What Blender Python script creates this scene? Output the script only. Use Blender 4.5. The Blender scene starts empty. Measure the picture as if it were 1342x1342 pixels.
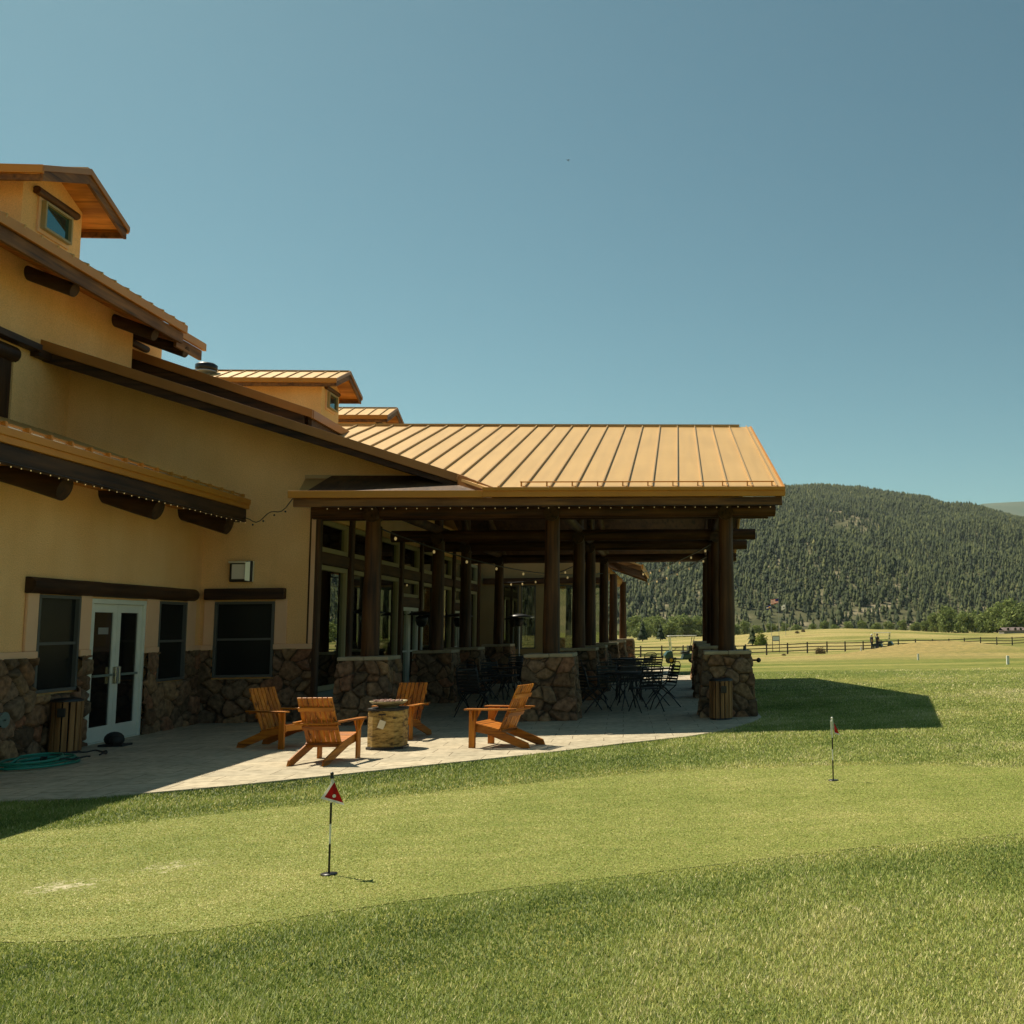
import bpy, bmesh, math, random
import numpy as np
from mathutils import Vector, Matrix, noise
random.seed(7); RNG = np.random.default_rng(11)
C = bpy.context.scene.collection
R = math.radians

# ------------------------------------------------------------------ materials
def nt(name):
    m = bpy.data.materials.new(name); m.use_nodes = True
    t = m.node_tree; b = t.nodes['Principled BSDF']
    return m, t, b
def N(t, kind, **kw):
    n = t.nodes.new(kind)
    for k, v in kw.items():
        if k.startswith('i_'): n.inputs[k[2:].replace('_', ' ')].default_value = v
        else: setattr(n, k, v)
    return n
def c4(c): return (c[0], c[1], c[2], 1)
def ramp(t, stops, interp='LINEAR'):
    r = N(t, 'ShaderNodeValToRGB'); e = r.color_ramp; e.interpolation = interp
    while len(e.elements) < len(stops): e.elements.new(0.5)
    for k, (p, c) in zip(e.elements, stops): k.position = p; k.color = c4(c)
    return r
def mapping(t, scale=(1,1,1), rot=(0,0,0), coord='Object'):
    tc = N(t, 'ShaderNodeTexCoord'); mp = N(t, 'ShaderNodeMapping')
    mp.inputs['Scale'].default_value = scale; mp.inputs['Rotation'].default_value = rot
    t.links.new(tc.outputs[coord], mp.inputs['Vector']); return mp
def plain(name, c, rough=.6, metal=0, c2=None, scale=6, sc=(1,1,1), bump=0, bscale=None, spec=.5, lo=.35, hi=.68):
    m, t, b = nt(name); L = t.links.new
    b.inputs['Roughness'].default_value = rough; b.inputs['Metallic'].default_value = metal
    b.inputs['Specular IOR Level'].default_value = spec
    b.inputs['Base Color'].default_value = c4(c)
    if c2 is not None or bump:
        mp = mapping(t, sc); n = N(t, 'ShaderNodeTexNoise'); n.inputs['Scale'].default_value = scale
        n.inputs['Detail'].default_value = 6; L(mp.outputs[0], n.inputs['Vector'])
        if c2 is not None:
            r = ramp(t, [(lo, c), (hi, c2)]); L(n.outputs['Fac'], r.inputs[0]); L(r.outputs[0], b.inputs['Base Color'])
        if bump:
            n2 = N(t, 'ShaderNodeTexNoise'); n2.inputs['Scale'].default_value = bscale or scale*3
            n2.inputs['Detail'].default_value = 4; L(mp.outputs[0], n2.inputs['Vector'])
            bp = N(t, 'ShaderNodeBump'); bp.inputs['Strength'].default_value = bump; bp.inputs['Distance'].default_value = .02
            L(n2.outputs['Fac'], bp.inputs['Height']); L(bp.outputs[0], b.inputs['Normal'])
    return m
def wood(name, a, b_, crack, axis, fine=60, rough=.6, spec=.35):
    """stretched grain along an axis with dark checks and knots"""
    m, t, b = nt(name); L = t.links.new
    s = [1.0, 1.0, 1.0]; s[axis] = .06
    mp = mapping(t, tuple(s)); n = N(t, 'ShaderNodeTexNoise'); n.inputs['Scale'].default_value = fine*.45; n.inputs['Detail'].default_value = 8
    L(mp.outputs[0], n.inputs['Vector'])
    r = ramp(t, [(.30, crack), (.43, a), (.64, b_)]); L(n.outputs['Fac'], r.inputs[0])
    s2 = [1.0, 1.0, 1.0]; s2[axis] = .35
    mp2 = mapping(t, tuple(s2)); n2 = N(t, 'ShaderNodeTexNoise'); n2.inputs['Scale'].default_value = 3.1; n2.inputs['Detail'].default_value = 3
    L(mp2.outputs[0], n2.inputs['Vector'])
    r2 = ramp(t, [(.35, (.55,.5,.45)), (.6, (1,1,1))]); L(n2.outputs['Fac'], r2.inputs[0])
    mx = N(t, 'ShaderNodeMix', data_type='RGBA', blend_type='MULTIPLY'); mx.inputs[0].default_value = 1
    L(r.outputs[0], mx.inputs[6]); L(r2.outputs[0], mx.inputs[7]); L(mx.outputs[2], b.inputs['Base Color'])
    bp = N(t, 'ShaderNodeBump'); bp.inputs['Strength'].default_value = .5; bp.inputs['Distance'].default_value = .01
    L(n.outputs['Fac'], bp.inputs['Height']); L(bp.outputs[0], b.inputs['Normal'])
    b.inputs['Roughness'].default_value = rough; b.inputs['Specular IOR Level'].default_value = spec
    return m
M = {}
LA, LB, LC = (.070,.028,.008), (.125,.052,.013), (.02,.009,.004)
for i, ax in enumerate('xyz'): M['log_'+ax] = wood('log_'+ax, LA, LB, LC, i, 34)
for i, ax in enumerate('xyz'): M['dark_'+ax] = wood('dark_'+ax, (.045,.019,.007), (.075,.033,.011), (.012,.006,.003), i, 34)
for i, ax in enumerate('xyz'): M['chair_'+ax] = wood('chair_'+ax, (.47,.155,.014), (.62,.235,.024), (.075,.02,.004), i, 50, .5, .3)
for i, ax in enumerate('xyz'): M['fascia_'+ax] = wood('fascia_'+ax, (.17,.075,.020), (.26,.12,.032), (.05,.022,.008), i, 30)
M['soffit'] = wood('soffit_boards', (.60,.25,.045), (.75,.34,.07), (.16,.06,.015), 0, 30)
M['soffit_y'] = wood('soffit_boards_y', (.42,.20,.06), (.55,.28,.09), (.12,.05,.02), 1, 30)
M['ceiling'] = wood('ceiling_boards', (.09,.042,.014), (.13,.062,.02), (.03,.014,.006), 1, 26)
M['endgrain'] = plain('end_grain', (.12,.07,.035), .8, c2=(.20,.12,.06), scale=14, bump=.4)
def stucco_mat():
    m, t, b = nt('stucco'); L = t.links.new; mp = mapping(t); ms = mapping(t, (2.2,2.2,.22))
    def noi(sc, det, m_): n = N(t, 'ShaderNodeTexNoise'); n.inputs['Scale'].default_value = sc; n.inputs['Detail'].default_value = det; L(m_.outputs[0], n.inputs['Vector']); return n
    a = noi(.9, 7, mp); r = ramp(t, [(.36, (.90,.545,.24)), (.66, (.96,.615,.295))]); L(a.outputs['Fac'], r.inputs[0])
    st = noi(1.6, 8, ms); r2 = ramp(t, [(.34, (.965,.955,.945)), (.55, (1,1,1))]); L(st.outputs['Fac'], r2.inputs[0])
    gr = noi(55, 6, mp); r3 = ramp(t, [(.35, (.86,.85,.84)), (.6, (1.04,1.04,1.04))]); L(gr.outputs['Fac'], r3.inputs[0])
    x = N(t, 'ShaderNodeMix', data_type='RGBA', blend_type='MULTIPLY'); x.inputs[0].default_value = 1; L(r.outputs[0], x.inputs[6]); L(r2.outputs[0], x.inputs[7])
    y = N(t, 'ShaderNodeMix', data_type='RGBA', blend_type='MULTIPLY'); y.inputs[0].default_value = 1; L(x.outputs[2], y.inputs[6]); L(r3.outputs[0], y.inputs[7]); L(y.outputs[2], b.inputs['Base Color'])
    bp = N(t, 'ShaderNodeBump'); bp.inputs['Strength'].default_value = .8; bp.inputs['Distance'].default_value = .012; L(gr.outputs['Fac'], bp.inputs['Height']); L(bp.outputs[0], b.inputs['Normal'])
    b.inputs['Roughness'].default_value = .92; b.inputs['Specular IOR Level'].default_value = .15; return m
M['stucco'] = stucco_mat()
M['shaded_stucco'] = plain('shaded_stucco_tone', (.30,.22,.10), .9, c2=(.34,.25,.12), scale=1.3, bump=.4, bscale=90, spec=.15)  # darker copy of the stucco: the pavilion's shade is put into the colour
M['trim'] = plain('stucco_trim', (.82,.50,.30), .9, c2=(.86,.55,.34), scale=2, bump=.35, bscale=90, spec=.15)
def roof_mat():
    m, t, b = nt('roof_metal'); L = t.links.new; mp = mapping(t); ms = mapping(t, (5,.35,.35)); mw = mapping(t, (1,.5,1))
    def noi(sc, det, m_): n = N(t, 'ShaderNodeTexNoise'); n.inputs['Scale'].default_value = sc; n.inputs['Detail'].default_value = det; L(m_.outputs[0], n.inputs['Vector']); return n
    a = noi(.7, 5, mp); r = ramp(t, [(.3, (.575,.35,.12)), (.7, (.62,.38,.135))]); L(a.outputs['Fac'], r.inputs[0])
    st = noi(1.5, 8, ms); r2 = ramp(t, [(.32, (.95,.945,.94)), (.58, (1,1,1))]); L(st.outputs['Fac'], r2.inputs[0])
    x = N(t, 'ShaderNodeMix', data_type='RGBA', blend_type='MULTIPLY'); x.inputs[0].default_value = 1; L(r.outputs[0], x.inputs[6]); L(r2.outputs[0], x.inputs[7]); L(x.outputs[2], b.inputs['Base Color'])
    w = noi(2.3, 2, mw); bp = N(t, 'ShaderNodeBump'); bp.inputs['Strength'].default_value = .06; bp.inputs['Distance'].default_value = .05; L(w.outputs['Fac'], bp.inputs['Height']); L(bp.outputs[0], b.inputs['Normal'])
    q = ramp(t, [(.3, (.42,.42,.42)), (.7, (.48,.48,.48))]); L(st.outputs['Fac'], q.inputs[0]); L(q.outputs[0], b.inputs['Roughness']); b.inputs['Metallic'].default_value = .15; return m
M['roof'] = roof_mat()
M['roof_seam'] = plain('roof_seam_metal', (.50,.32,.13), .4, .15)
M['gutter'] = plain('gutter_metal', (.56,.235,.024), .4, .2, c2=(.50,.20,.02), scale=2)
M['brownmetal'] = plain('brown_fascia_metal', (.34,.15,.04), .42, .25, c2=(.40,.18,.05), scale=2)
M['alu'] = plain('pale_door_metal', (.80,.80,.70), .4, .05, c2=(.72,.73,.64), scale=3)
M['steel'] = plain('handle_steel', (.62,.62,.60), .25, .9)
M['winframe'] = plain('window_frame_paint', (.10,.10,.09), .5)
M['winframe_g'] = plain('window_frame_tan', (.36,.30,.16), .55)
M['sage'] = plain('storefront_green_metal', (.16,.20,.17), .5)
M['black'] = plain('black_metal', (.012,.012,.013), .4)
M['rubber'] = plain('black_rubber', (.02,.02,.02), .7)
M['blackfab'] = plain('black_mesh', (.015,.015,.016), .55)
M['white'] = plain('white_paint', (.78,.77,.72), .45)
M['whitemetal'] = plain('bright_metal', (.8,.78,.7), .3, .5)
M['red'] = plain('red_cloth', (.50,.02,.025), .7, c2=(.42,.015,.02), scale=30)
M['teal'] = plain('teal_hose_rubber', (.015,.24,.17), .35)
M['cartgreen'] = plain('cart_green_paint', (.01,.05,.04), .25)
M['cream'] = plain('cream_plastic', (.62,.57,.45), .5)
M['skin'] = plain('skin', (.42,.24,.16), .6)
M['navy'] = plain('dark_navy_cloth', (.015,.018,.035), .8)
M['grey'] = plain('grey_galvanised', (.35,.36,.36), .4, .6)
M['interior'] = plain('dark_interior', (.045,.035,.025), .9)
M['cap'] = plain('sandstone_cap', (.46,.38,.25), .85, c2=(.36,.29,.19), scale=5, bump=.5, bscale=22)
M['bark'] = plain('bark', (.06,.042,.03), .9, c2=(.10,.075,.055), scale=4)
M['bowl'] = plain('tarnished_bowl', (.26,.22,.13), .5, .5, c2=(.38,.33,.2), scale=8)
M['lava'] = plain('lava_rock', (.30,.12,.08), .9, c2=(.50,.36,.30), scale=40, bump=.8)
M['tag'] = plain('paper_tag', (.70,.66,.52), .7)
M['orange'] = plain('orange_cloth', (.65,.16,.03), .8)
M['blue'] = plain('flag_blue', (.02,.03,.16), .8)
M['gold'] = plain('flag_gold', (.75,.42,.04), .8)
M['peach'] = plain('flag_red_stripe', (.62,.10,.07), .8)
M['fence'] = plain('weathered_rail', (.055,.045,.035), .85, c2=(.09,.075,.06), scale=3)
M['housewall'] = plain('far_house_wall', (.26,.22,.18), .8)
M['houseroof'] = plain('far_house_roof', (.36,.28,.25), .6)

def glass(name, base, spec, rough=.03):
    m, t, b = nt(name); b.inputs['Base Color'].default_value = c4(base); b.inputs['Roughness'].default_value = rough
    b.inputs['Specular IOR Level'].default_value = spec; return m
M['screen'] = glass('screened_window_glass', (.010,.012,.012), .35, .22)
M['doorglass'] = glass('door_glass', (.008,.008,.008), .5, .04)
M['skyglass'] = glass('dormer_glass', (.10,.22,.22), 1.0, .02); M['skyglass'].node_tree.nodes['Principled BSDF'].inputs['Metallic'].default_value = .85
def clear_glass():
    m = bpy.data.materials.new('reflective_clear_glass'); m.use_nodes = True; t = m.node_tree; L = t.links.new
    t.nodes.remove(t.nodes['Principled BSDF']); o = t.nodes['Material Output']
    tr = N(t, 'ShaderNodeBsdfTransparent'); tr.inputs[0].default_value = (.45,.48,.44,1)
    gl = N(t, 'ShaderNodeBsdfGlossy'); gl.inputs['Roughness'].default_value = 0.0; gl.inputs['Color'].default_value = (.9,.95,.88,1)
    fr = N(t, 'ShaderNodeFresnel'); fr.inputs['IOR'].default_value = 1.6
    ad = N(t, 'ShaderNodeMath', operation='MULTIPLY_ADD'); ad.inputs[1].default_value = .9; ad.inputs[2].default_value = .22; ad.use_clamp = True
    mx = N(t, 'ShaderNodeMixShader'); L(fr.outputs[0], ad.inputs[0]); L(ad.outputs[0], mx.inputs[0]); L(tr.outputs[0], mx.inputs[1]); L(gl.outputs[0], mx.inputs[2]); L(mx.outputs[0], o.inputs[0])
    return m
M['clear'] = clear_glass()
def emis(name, c, s):
    m, t, b = nt(name); b.inputs['Base Color'].default_value = c4(c)
    b.inputs['Emission Color'].default_value = c4(c); b.inputs['Emission Strength'].default_value = s; return m
M['bulb'] = emis('warm_bulb', (1,.72,.30), .16)
M['lamp'] = emis('amber_lamp', (1,.55,.14), 3.0)
M['fixture_glass'] = glass('floodlight_glass', (.75,.72,.66), 1, .15)

def cloth(name, c):
    m, t, b = nt(name); b.inputs['Base Color'].default_value = c4(c); b.inputs['Roughness'].default_value = .9
    o = t.nodes['Material Output']; tr = N(t, 'ShaderNodeBsdfTranslucent'); tr.inputs[0].default_value = c4(c); mx = N(t, 'ShaderNodeMixShader'); mx.inputs[0].default_value = .5
    t.links.new(b.outputs[0], mx.inputs[1]); t.links.new(tr.outputs[0], mx.inputs[2]); t.links.new(mx.outputs[0], o.inputs[0]); return m
M['peach'] = cloth('flag_red', (.75,.20,.12)); M['blue'] = cloth('flag_blue_cloth', (.04,.06,.30)); M['gold'] = cloth('flag_gold_cloth', (.85,.5,.06)); M['wcloth'] = cloth('white_flag_cloth', (.88,.86,.82)); M['red'] = cloth('red_pennant', (.52,.025,.025))
def stone_mat(name, cols, mortar):
    m, t, b = nt(name); L = t.links.new
    a = N(t, 'ShaderNodeAttribute'); a.attribute_name = 'cell'
    r = ramp(t, [(i/(len(cols)-1), c) for i, c in enumerate(cols)]); L(a.outputs['Fac'], r.inputs[0])
    mp = mapping(t); n = N(t, 'ShaderNodeTexNoise'); n.inputs['Scale'].default_value = 13; n.inputs['Detail'].default_value = 8; L(mp.outputs[0], n.inputs['Vector'])
    r2 = ramp(t, [(.3, (.45,.42,.4)), (.65, (1.15,1.08,1.0))]); L(n.outputs['Fac'], r2.inputs[0])
    mx = N(t, 'ShaderNodeMix', data_type='RGBA', blend_type='MULTIPLY'); mx.inputs[0].default_value = 1; L(r.outputs[0], mx.inputs[6]); L(r2.outputs[0], mx.inputs[7])
    a2 = N(t, 'ShaderNodeAttribute'); a2.attribute_name = 'mortar'
    mx2 = N(t, 'ShaderNodeMix', data_type='RGBA'); L(a2.outputs['Fac'], mx2.inputs[0]); L(mx.outputs[2], mx2.inputs[6]); mx2.inputs[7].default_value = c4(mortar)
    L(mx2.outputs[2], b.inputs['Base Color']); b.inputs['Roughness'].default_value = .85; b.inputs['Specular IOR Level'].default_value = .25
    n3 = N(t, 'ShaderNodeTexNoise'); n3.inputs['Scale'].default_value = 30; n3.inputs['Detail'].default_value = 5; L(mp.outputs[0], n3.inputs['Vector'])
    bp = N(t, 'ShaderNodeBump'); bp.inputs['Strength'].default_value = .7; bp.inputs['Distance'].default_value = .02; L(n3.outputs['Fac'], bp.inputs['Height']); L(bp.outputs[0], b.inputs['Normal'])
    return m
M['stone'] = stone_mat('fieldstone', [(.10,.07,.045), (.29,.165,.09), (.19,.14,.095), (.36,.23,.125), (.14,.10,.065), (.27,.19,.125), (.31,.145,.08)], (.025,.02,.015))

# ------------------------------------------------------------------ geometry helpers
class G:
    def __init__(s): s.v = []; s.f = []; s.sm = []
    def add(s, vs, fs, smooth=False):
        o = len(s.v); s.v += [tuple(p) for p in vs]; s.f += [tuple(i+o for i in f) for f in fs]; s.sm += [smooth]*len(fs); return s
    def box(s, x0, x1, y0, y1, z0, z1, mat=None):
        vs = [(x0,y0,z0),(x1,y0,z0),(x1,y1,z0),(x0,y1,z0),(x0,y0,z1),(x1,y0,z1),(x1,y1,z1),(x0,y1,z1)]
        if mat is not None: vs = [mat @ Vector(p) for p in vs]
        return s.add(vs, [(0,3,2,1),(4,5,6,7),(0,1,5,4),(1,2,6,5),(2,3,7,6),(3,0,4,7)])
    def bar(s, p0, p1, w, h, up=(0,0,1)):
        p0, p1 = Vector(p0), Vector(p1); d = (p1-p0).normalized(); u = Vector(up); r = d.cross(u).normalized(); u = r.cross(d)
        vs = [p + r*a*w/2 + u*b*h/2 for p in (p0, p1) for a, b in ((-1,-1),(1,-1),(1,1),(-1,1))]
        return s.add(vs, [(0,1,2,3),(7,6,5,4),(0,4,5,1),(1,5,6,2),(2,6,7,3),(3,7,4,0)])
    def cyl(s, p0, p1, r0, r1=None, n=12, rings=1, wob=0, caps=True, smooth=True, seed=0):
        r1 = r0 if r1 is None else r1; p0, p1 = Vector(p0), Vector(p1); d = (p1-p0); ln = d.length; d.normalize()
        a = Vector((0,0,1)) if abs(d.z) < .9 else Vector((1,0,0)); r = d.cross(a).normalized(); u = d.cross(r)
        vs = []
        for k in range(rings+1):
            t = k/rings; c = p0 + d*ln*t; rad = r0+(r1-r0)*t
            for i in range(n):
                q = 2*math.pi*i/n; w = 1
                if wob: w = 1 + wob*noise.noise(Vector((math.cos(q)*1.3+seed*3.1, math.sin(q)*1.3, t*ln*1.6+seed)))
                vs.append(c + (r*math.cos(q)+u*math.sin(q))*rad*w)
        fs = [(k*n+i, k*n+(i+1)%n, (k+1)*n+(i+1)%n, (k+1)*n+i) for k in range(rings) for i in range(n)]
        s.add(vs, fs, smooth)
        if caps: s.add(vs[:n], [tuple(range(n))[::-1]]); s.add(vs[-n:], [tuple(range(n))])
        return s
    def lathe(s, c, prof, n=16, smooth=True, close=True):
        c = Vector(c); vs = [c + Vector((r*math.cos(2*math.pi*i/n), r*math.sin(2*math.pi*i/n), z)) for r, z in prof for i in range(n)]
        fs = [(k*n+i, k*n+(i+1)%n, (k+1)*n+(i+1)%n, (k+1)*n+i) for k in range(len(prof)-1) for i in range(n)]
        s.add(vs, fs, smooth)
        if close: s.add(vs[:n], [tuple(range(n))[::-1]]); s.add(vs[-n:], [tuple(range(n))])
        return s
    def prism(s, pts, off):
        """closed polygon pts (3D) extruded by vector off"""
        n = len(pts); a = [Vector(p) for p in pts]; o = Vector(off)
        return s.add(a + [p+o for p in a], [tuple(range(n)), tuple(range(2*n-1, n-1, -1))] + [(i, i+n, (i+1)%n+n, (i+1)%n) for i in range(n)])
    def slab(s, poly, zf, th):
        """plan polygon lifted by zf(x,y), thickness th downward"""
        n = len(poly); top = [Vector((x, y, zf(x, y))) for x, y in poly]; bot = [p-Vector((0,0,th)) for p in top]
        return s.add(top+bot, [tuple(range(n)), tuple(range(2*n-1, n-1, -1))] + [(i, i+n, (i+1)%n+n, (i+1)%n) for i in range(n)])
    def tube(s, pts, r, n=6):
        pts = [Vector(p) for p in pts]; vs = []
        for k, p in enumerate(pts):
            d = (pts[min(k+1, len(pts)-1)]-pts[max(k-1, 0)]).normalized(); a = Vector((0,0,1)) if abs(d.z) < .9 else Vector((1,0,0))
            x = d.cross(a).normalized(); y = d.cross(x)
            vs += [p+(x*math.cos(2*math.pi*i/n)+y*math.sin(2*math.pi*i/n))*r for i in range(n)]
        m = len(pts)
        s.add(vs, [(k*n+i, k*n+(i+1)%n, (k+1)*n+(i+1)%n, (k+1)*n+i) for k in range(m-1) for i in range(n)], True)
        s.add(vs[:n], [tuple(range(n))[::-1]]); s.add(vs[-n:], [tuple(range(n))]); return s
    def ball(s, c, r, n=8, sz=1.0):
        prof = [(max(1e-4, r*math.sin(math.pi*k/(n//2+1))), -r*sz*math.cos(math.pi*k/(n//2+1))) for k in range(n//2+2)]
        return s.lathe(c, prof, n, True, False)
def mesh_of(name, g, off=Vector((0,0,0)), mat=None):
    me = bpy.data.meshes.new(name); me.from_pydata([tuple(Vector(p)-off) for p in g.v], [], g.f)
    me.polygons.foreach_set('use_smooth', g.sm)
    bm = bmesh.new(); bm.from_mesh(me); bmesh.ops.recalc_face_normals(bm, faces=bm.faces); bm.to_mesh(me); bm.free()
    if mat: me.materials.append(M[mat] if isinstance(mat, str) else mat)
    return me
def tag(o, label=None, cat=None, group=None, kind=None):
    for k, v in (('label', label), ('category', cat), ('group', group), ('kind', kind)):
        if v: o[k] = v
    return o
def empty(name, loc=(0,0,0), rz=0, label=None, cat=None, group=None):
    o = bpy.data.objects.new(name, None); o.empty_display_size = .2; C.objects.link(o); o.location = loc; o.rotation_euler = (0,0,rz)
    return tag(o, label, cat, group)
def rootof(p):
    while p.parent: p = p.parent
    return p
def part(name, g, mat, parent, world=False, bev=0, label=None):
    off = rootof(parent).location if world else Vector((0,0,0))
    me = g if isinstance(g, bpy.types.Mesh) else mesh_of(name, g, off, mat)
    o = bpy.data.objects.new(name, me); C.objects.link(o); o.parent = parent
    if label: o['label'] = label
    if bev:
        b = o.modifiers.new('bevel', 'BEVEL'); b.width = bev; b.segments = 2; b.limit_method = 'ANGLE'
    return o
def solo(name, g, mat, label=None, cat=None, group=None, kind=None, base=None):
    """a thing that is one mesh; base = its origin"""
    off = Vector(base) if base else Vector((0,0,0))
    o = bpy.data.objects.new(name, mesh_of(name, g, off, mat)); C.objects.link(o); o.location = off
    return tag(o, label, cat, group, kind)
def copy_tree(o, parent=None):
    c = o.copy(); C.objects.link(c); c.parent = parent
    for ch in [k for k in bpy.data.objects if k.parent == o]: copy_tree(ch, c)
    return c
def numpy_mesh(name, V, F, mat, attrs=None, smooth=False):
    """V (n,3); F (m,k) uniform polygons"""
    me = bpy.data.meshes.new(name); k = F.shape[1]
    me.vertices.add(len(V)); me.vertices.foreach_set('co', V.astype(np.float32).ravel())
    me.loops.add(F.size); me.loops.foreach_set('vertex_index', F.astype(np.int32).ravel())
    me.polygons.add(len(F)); me.polygons.foreach_set('loop_start', (np.arange(len(F))*k).astype(np.int32)); me.polygons.foreach_set('loop_total', np.full(len(F), k, np.int32))
    me.update(calc_edges=True)
    if smooth: me.polygons.foreach_set('use_smooth', np.ones(len(F), bool))
    for n, a in (attrs or {}).items():
        at = me.attributes.new(n, 'FLOAT', 'POINT'); at.data.foreach_set('value', a.astype(np.float32))
    if mat: me.materials.append(M[mat] if isinstance(mat, str) else mat)
    return me

# fieldstone: grids pushed out cell by cell, joints left behind
def stone_mesh(name, quads, step=.02, cell=.24, depth=.035, axis=None, normal=None, holes=(), seed=0, off=(0,0,0), ragged=.0):
    rs = np.random.default_rng(100+seed); VV = []; FF = []; base = 0; CE = []; MO = []
    allp = np.array([p for q in quads for p in q], float); lo = allp.min(0)-cell; hi = allp.max(0)+cell
    g = [np.arange(lo[i], hi[i]+cell, cell) for i in range(3)]
    S = np.stack(np.meshgrid(*g, indexing='ij'), -1).reshape(-1, 3); S = S + rs.uniform(-.46, .46, S.shape)*cell
    val = rs.random(len(S))
    for q in quads:
        p00, p10, p11, p01 = [np.array(p, float) for p in q]
        nu = max(2, int(max(np.linalg.norm(p10-p00), np.linalg.norm(p11-p01))/step)+1); nv = max(2, int(np.linalg.norm(p01-p00)/step)+1)
        u, v = np.meshgrid(np.linspace(0, 1, nu), np.linspace(0, 1, nv)); u = u[..., None]; v = v[..., None]
        P = ((1-u)*(1-v)*p00 + u*(1-v)*p10 + u*v*p11 + (1-u)*v*p01).reshape(-1, 3)
        W = P + .035*np.stack([np.sin(P[:, 2]*9+P[:, 1]*5+seed), np.sin(P[:, 0]*8+P[:, 2]*6), np.sin(P[:, 0]*7+P[:, 1]*9+1)], -1)
        d1 = np.full(len(P), 9.); d2 = d1.copy(); idx = np.zeros(len(P), int)
        for c0 in range(0, len(P), 4000):
            D = np.linalg.norm((W[c0:c0+4000, None, :]-S[None])*np.array([1,1,1.15]), axis=2); o = np.argpartition(D, 1, axis=1)[:, :2]
            a = np.take_along_axis(D, o, 1); sw = a[:, 0] > a[:, 1]; a1 = a.min(1); a2 = a.max(1)
            d1[c0:c0+4000] = a1; d2[c0:c0+4000] = a2; idx[c0:c0+4000] = np.where(sw, o[:, 1], o[:, 0])
        e = d2-d1; h = np.clip(e/.045, 0, 1); h = h*h*(3-2*h)
        cv = val[idx]; dd = depth*h*(.55+.75*((cv*7.31) % 1)) + .006*np.sin(W[:, 0]*40+W[:, 2]*33)*np.sin(W[:, 1]*37+W[:, 2]*21)
        if axis is not None:
            dr = P-np.array([axis[0], axis[1], 0]); dr[:, 2] = 0; dr /= np.maximum(np.linalg.norm(dr, axis=1), 1e-6)[:, None]
        else: dr = np.tile(np.array(normal, float), (len(P), 1))
        P2 = P + dr*dd[:, None]
        ii = np.arange(nu*nv).reshape(nv, nu); F = np.stack([ii[:-1, :-1], ii[:-1, 1:], ii[1:, 1:], ii[1:, :-1]], -1).reshape(-1, 4)
        if holes:
            cc = P[F].mean(1); keep = np.ones(len(F), bool)
            for (a0, a1, b0, b1, ax) in holes: keep &= ~((cc[:, ax] > a0) & (cc[:, ax] < a1) & (cc[:, 2] > b0) & (cc[:, 2] < b1))
            F = F[keep]
        VV.append(P2); FF.append(F+base); base += len(P2); CE.append(cv); MO.append(1-np.clip(e/.022, 0, 1))
    V = np.concatenate(VV)-np.array(off); return numpy_mesh(name, V, np.concatenate(FF), 'stone', {'cell': np.concatenate(CE), 'mortar': np.concatenate(MO)}, True)

# ------------------------------------------------------------------ terrain
def sstep(a, b, x): t = np.clip((x-a)/(b-a), 0, 1); return t*t*(3-2*t)
def zt(X, Y):
    X = np.asarray(X, float); Y = np.asarray(Y, float)
    z = -.02 - .022*np.clip(Y-35, 0, 80)*sstep(33, 42, Y) - .004*np.clip(Y-115, 0, 500)
    z = z + 1.35*np.exp(-((X-22)/6.5)**2-((Y-88)/10)**2) + .5*np.exp(-((X-38)/12)**2-((Y-100)/18)**2)
    z = z + 3.0*np.exp(-((X-40)/34)**2-((Y-262)/55)**2)
    z = z + sstep(42, 70, Y)*(.06*np.sin(X*.31+Y*.13)+.05*np.sin(X*.17-Y*.23+2))
    z = z + .55*np.exp(-((X-23.3)/4.5)**2-((Y-118)/6)**2)
    return z
def ground_mesh():
    rr = [0.0]; r = .8
    while r < 9000: rr.append(r); r *= 1.055
    na = 300; A = np.linspace(0, 2*np.pi, na, endpoint=False)
    V = [(0, 10, float(zt(0, 10)))]
    rr = rr[1:]; XX = np.outer(rr, np.sin(A)); YY = 10+np.outer(rr, np.cos(A)); ZZ = zt(XX, YY)
    V = np.concatenate([np.array(V), np.stack([XX, YY, ZZ], -1).reshape(-1, 3)])
    F = []
    ii = 1+np.arange(len(rr)*na).reshape(len(rr), na); j = np.roll(ii, -1, 1)
    F = np.stack([ii[:-1], j[:-1], j[1:], ii[1:]], -1).reshape(-1, 4)[:, ::-1]
    cen = np.stack([np.zeros(na, int), j[0], ii[0], ii[0]], -1)
    me = numpy_mesh('lawn', V, F, None, smooth=True)
    # centre fan
    bm = bmesh.new(); bm.from_mesh(me); bm.verts.ensure_lookup_table()
    for k in range(na): bm.faces.new((bm.verts[0], bm.verts[int(j[0][k])], bm.verts[int(ii[0][k])]))
    bmesh.ops.recalc_face_normals(bm, faces=bm.faces); bm.to_mesh(me); bm.free()
    if me.polygons[0].normal.z < 0: me.flip_normals()
    me.polygons.foreach_set('use_smooth', np.ones(len(me.polygons), bool))
    return me
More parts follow.
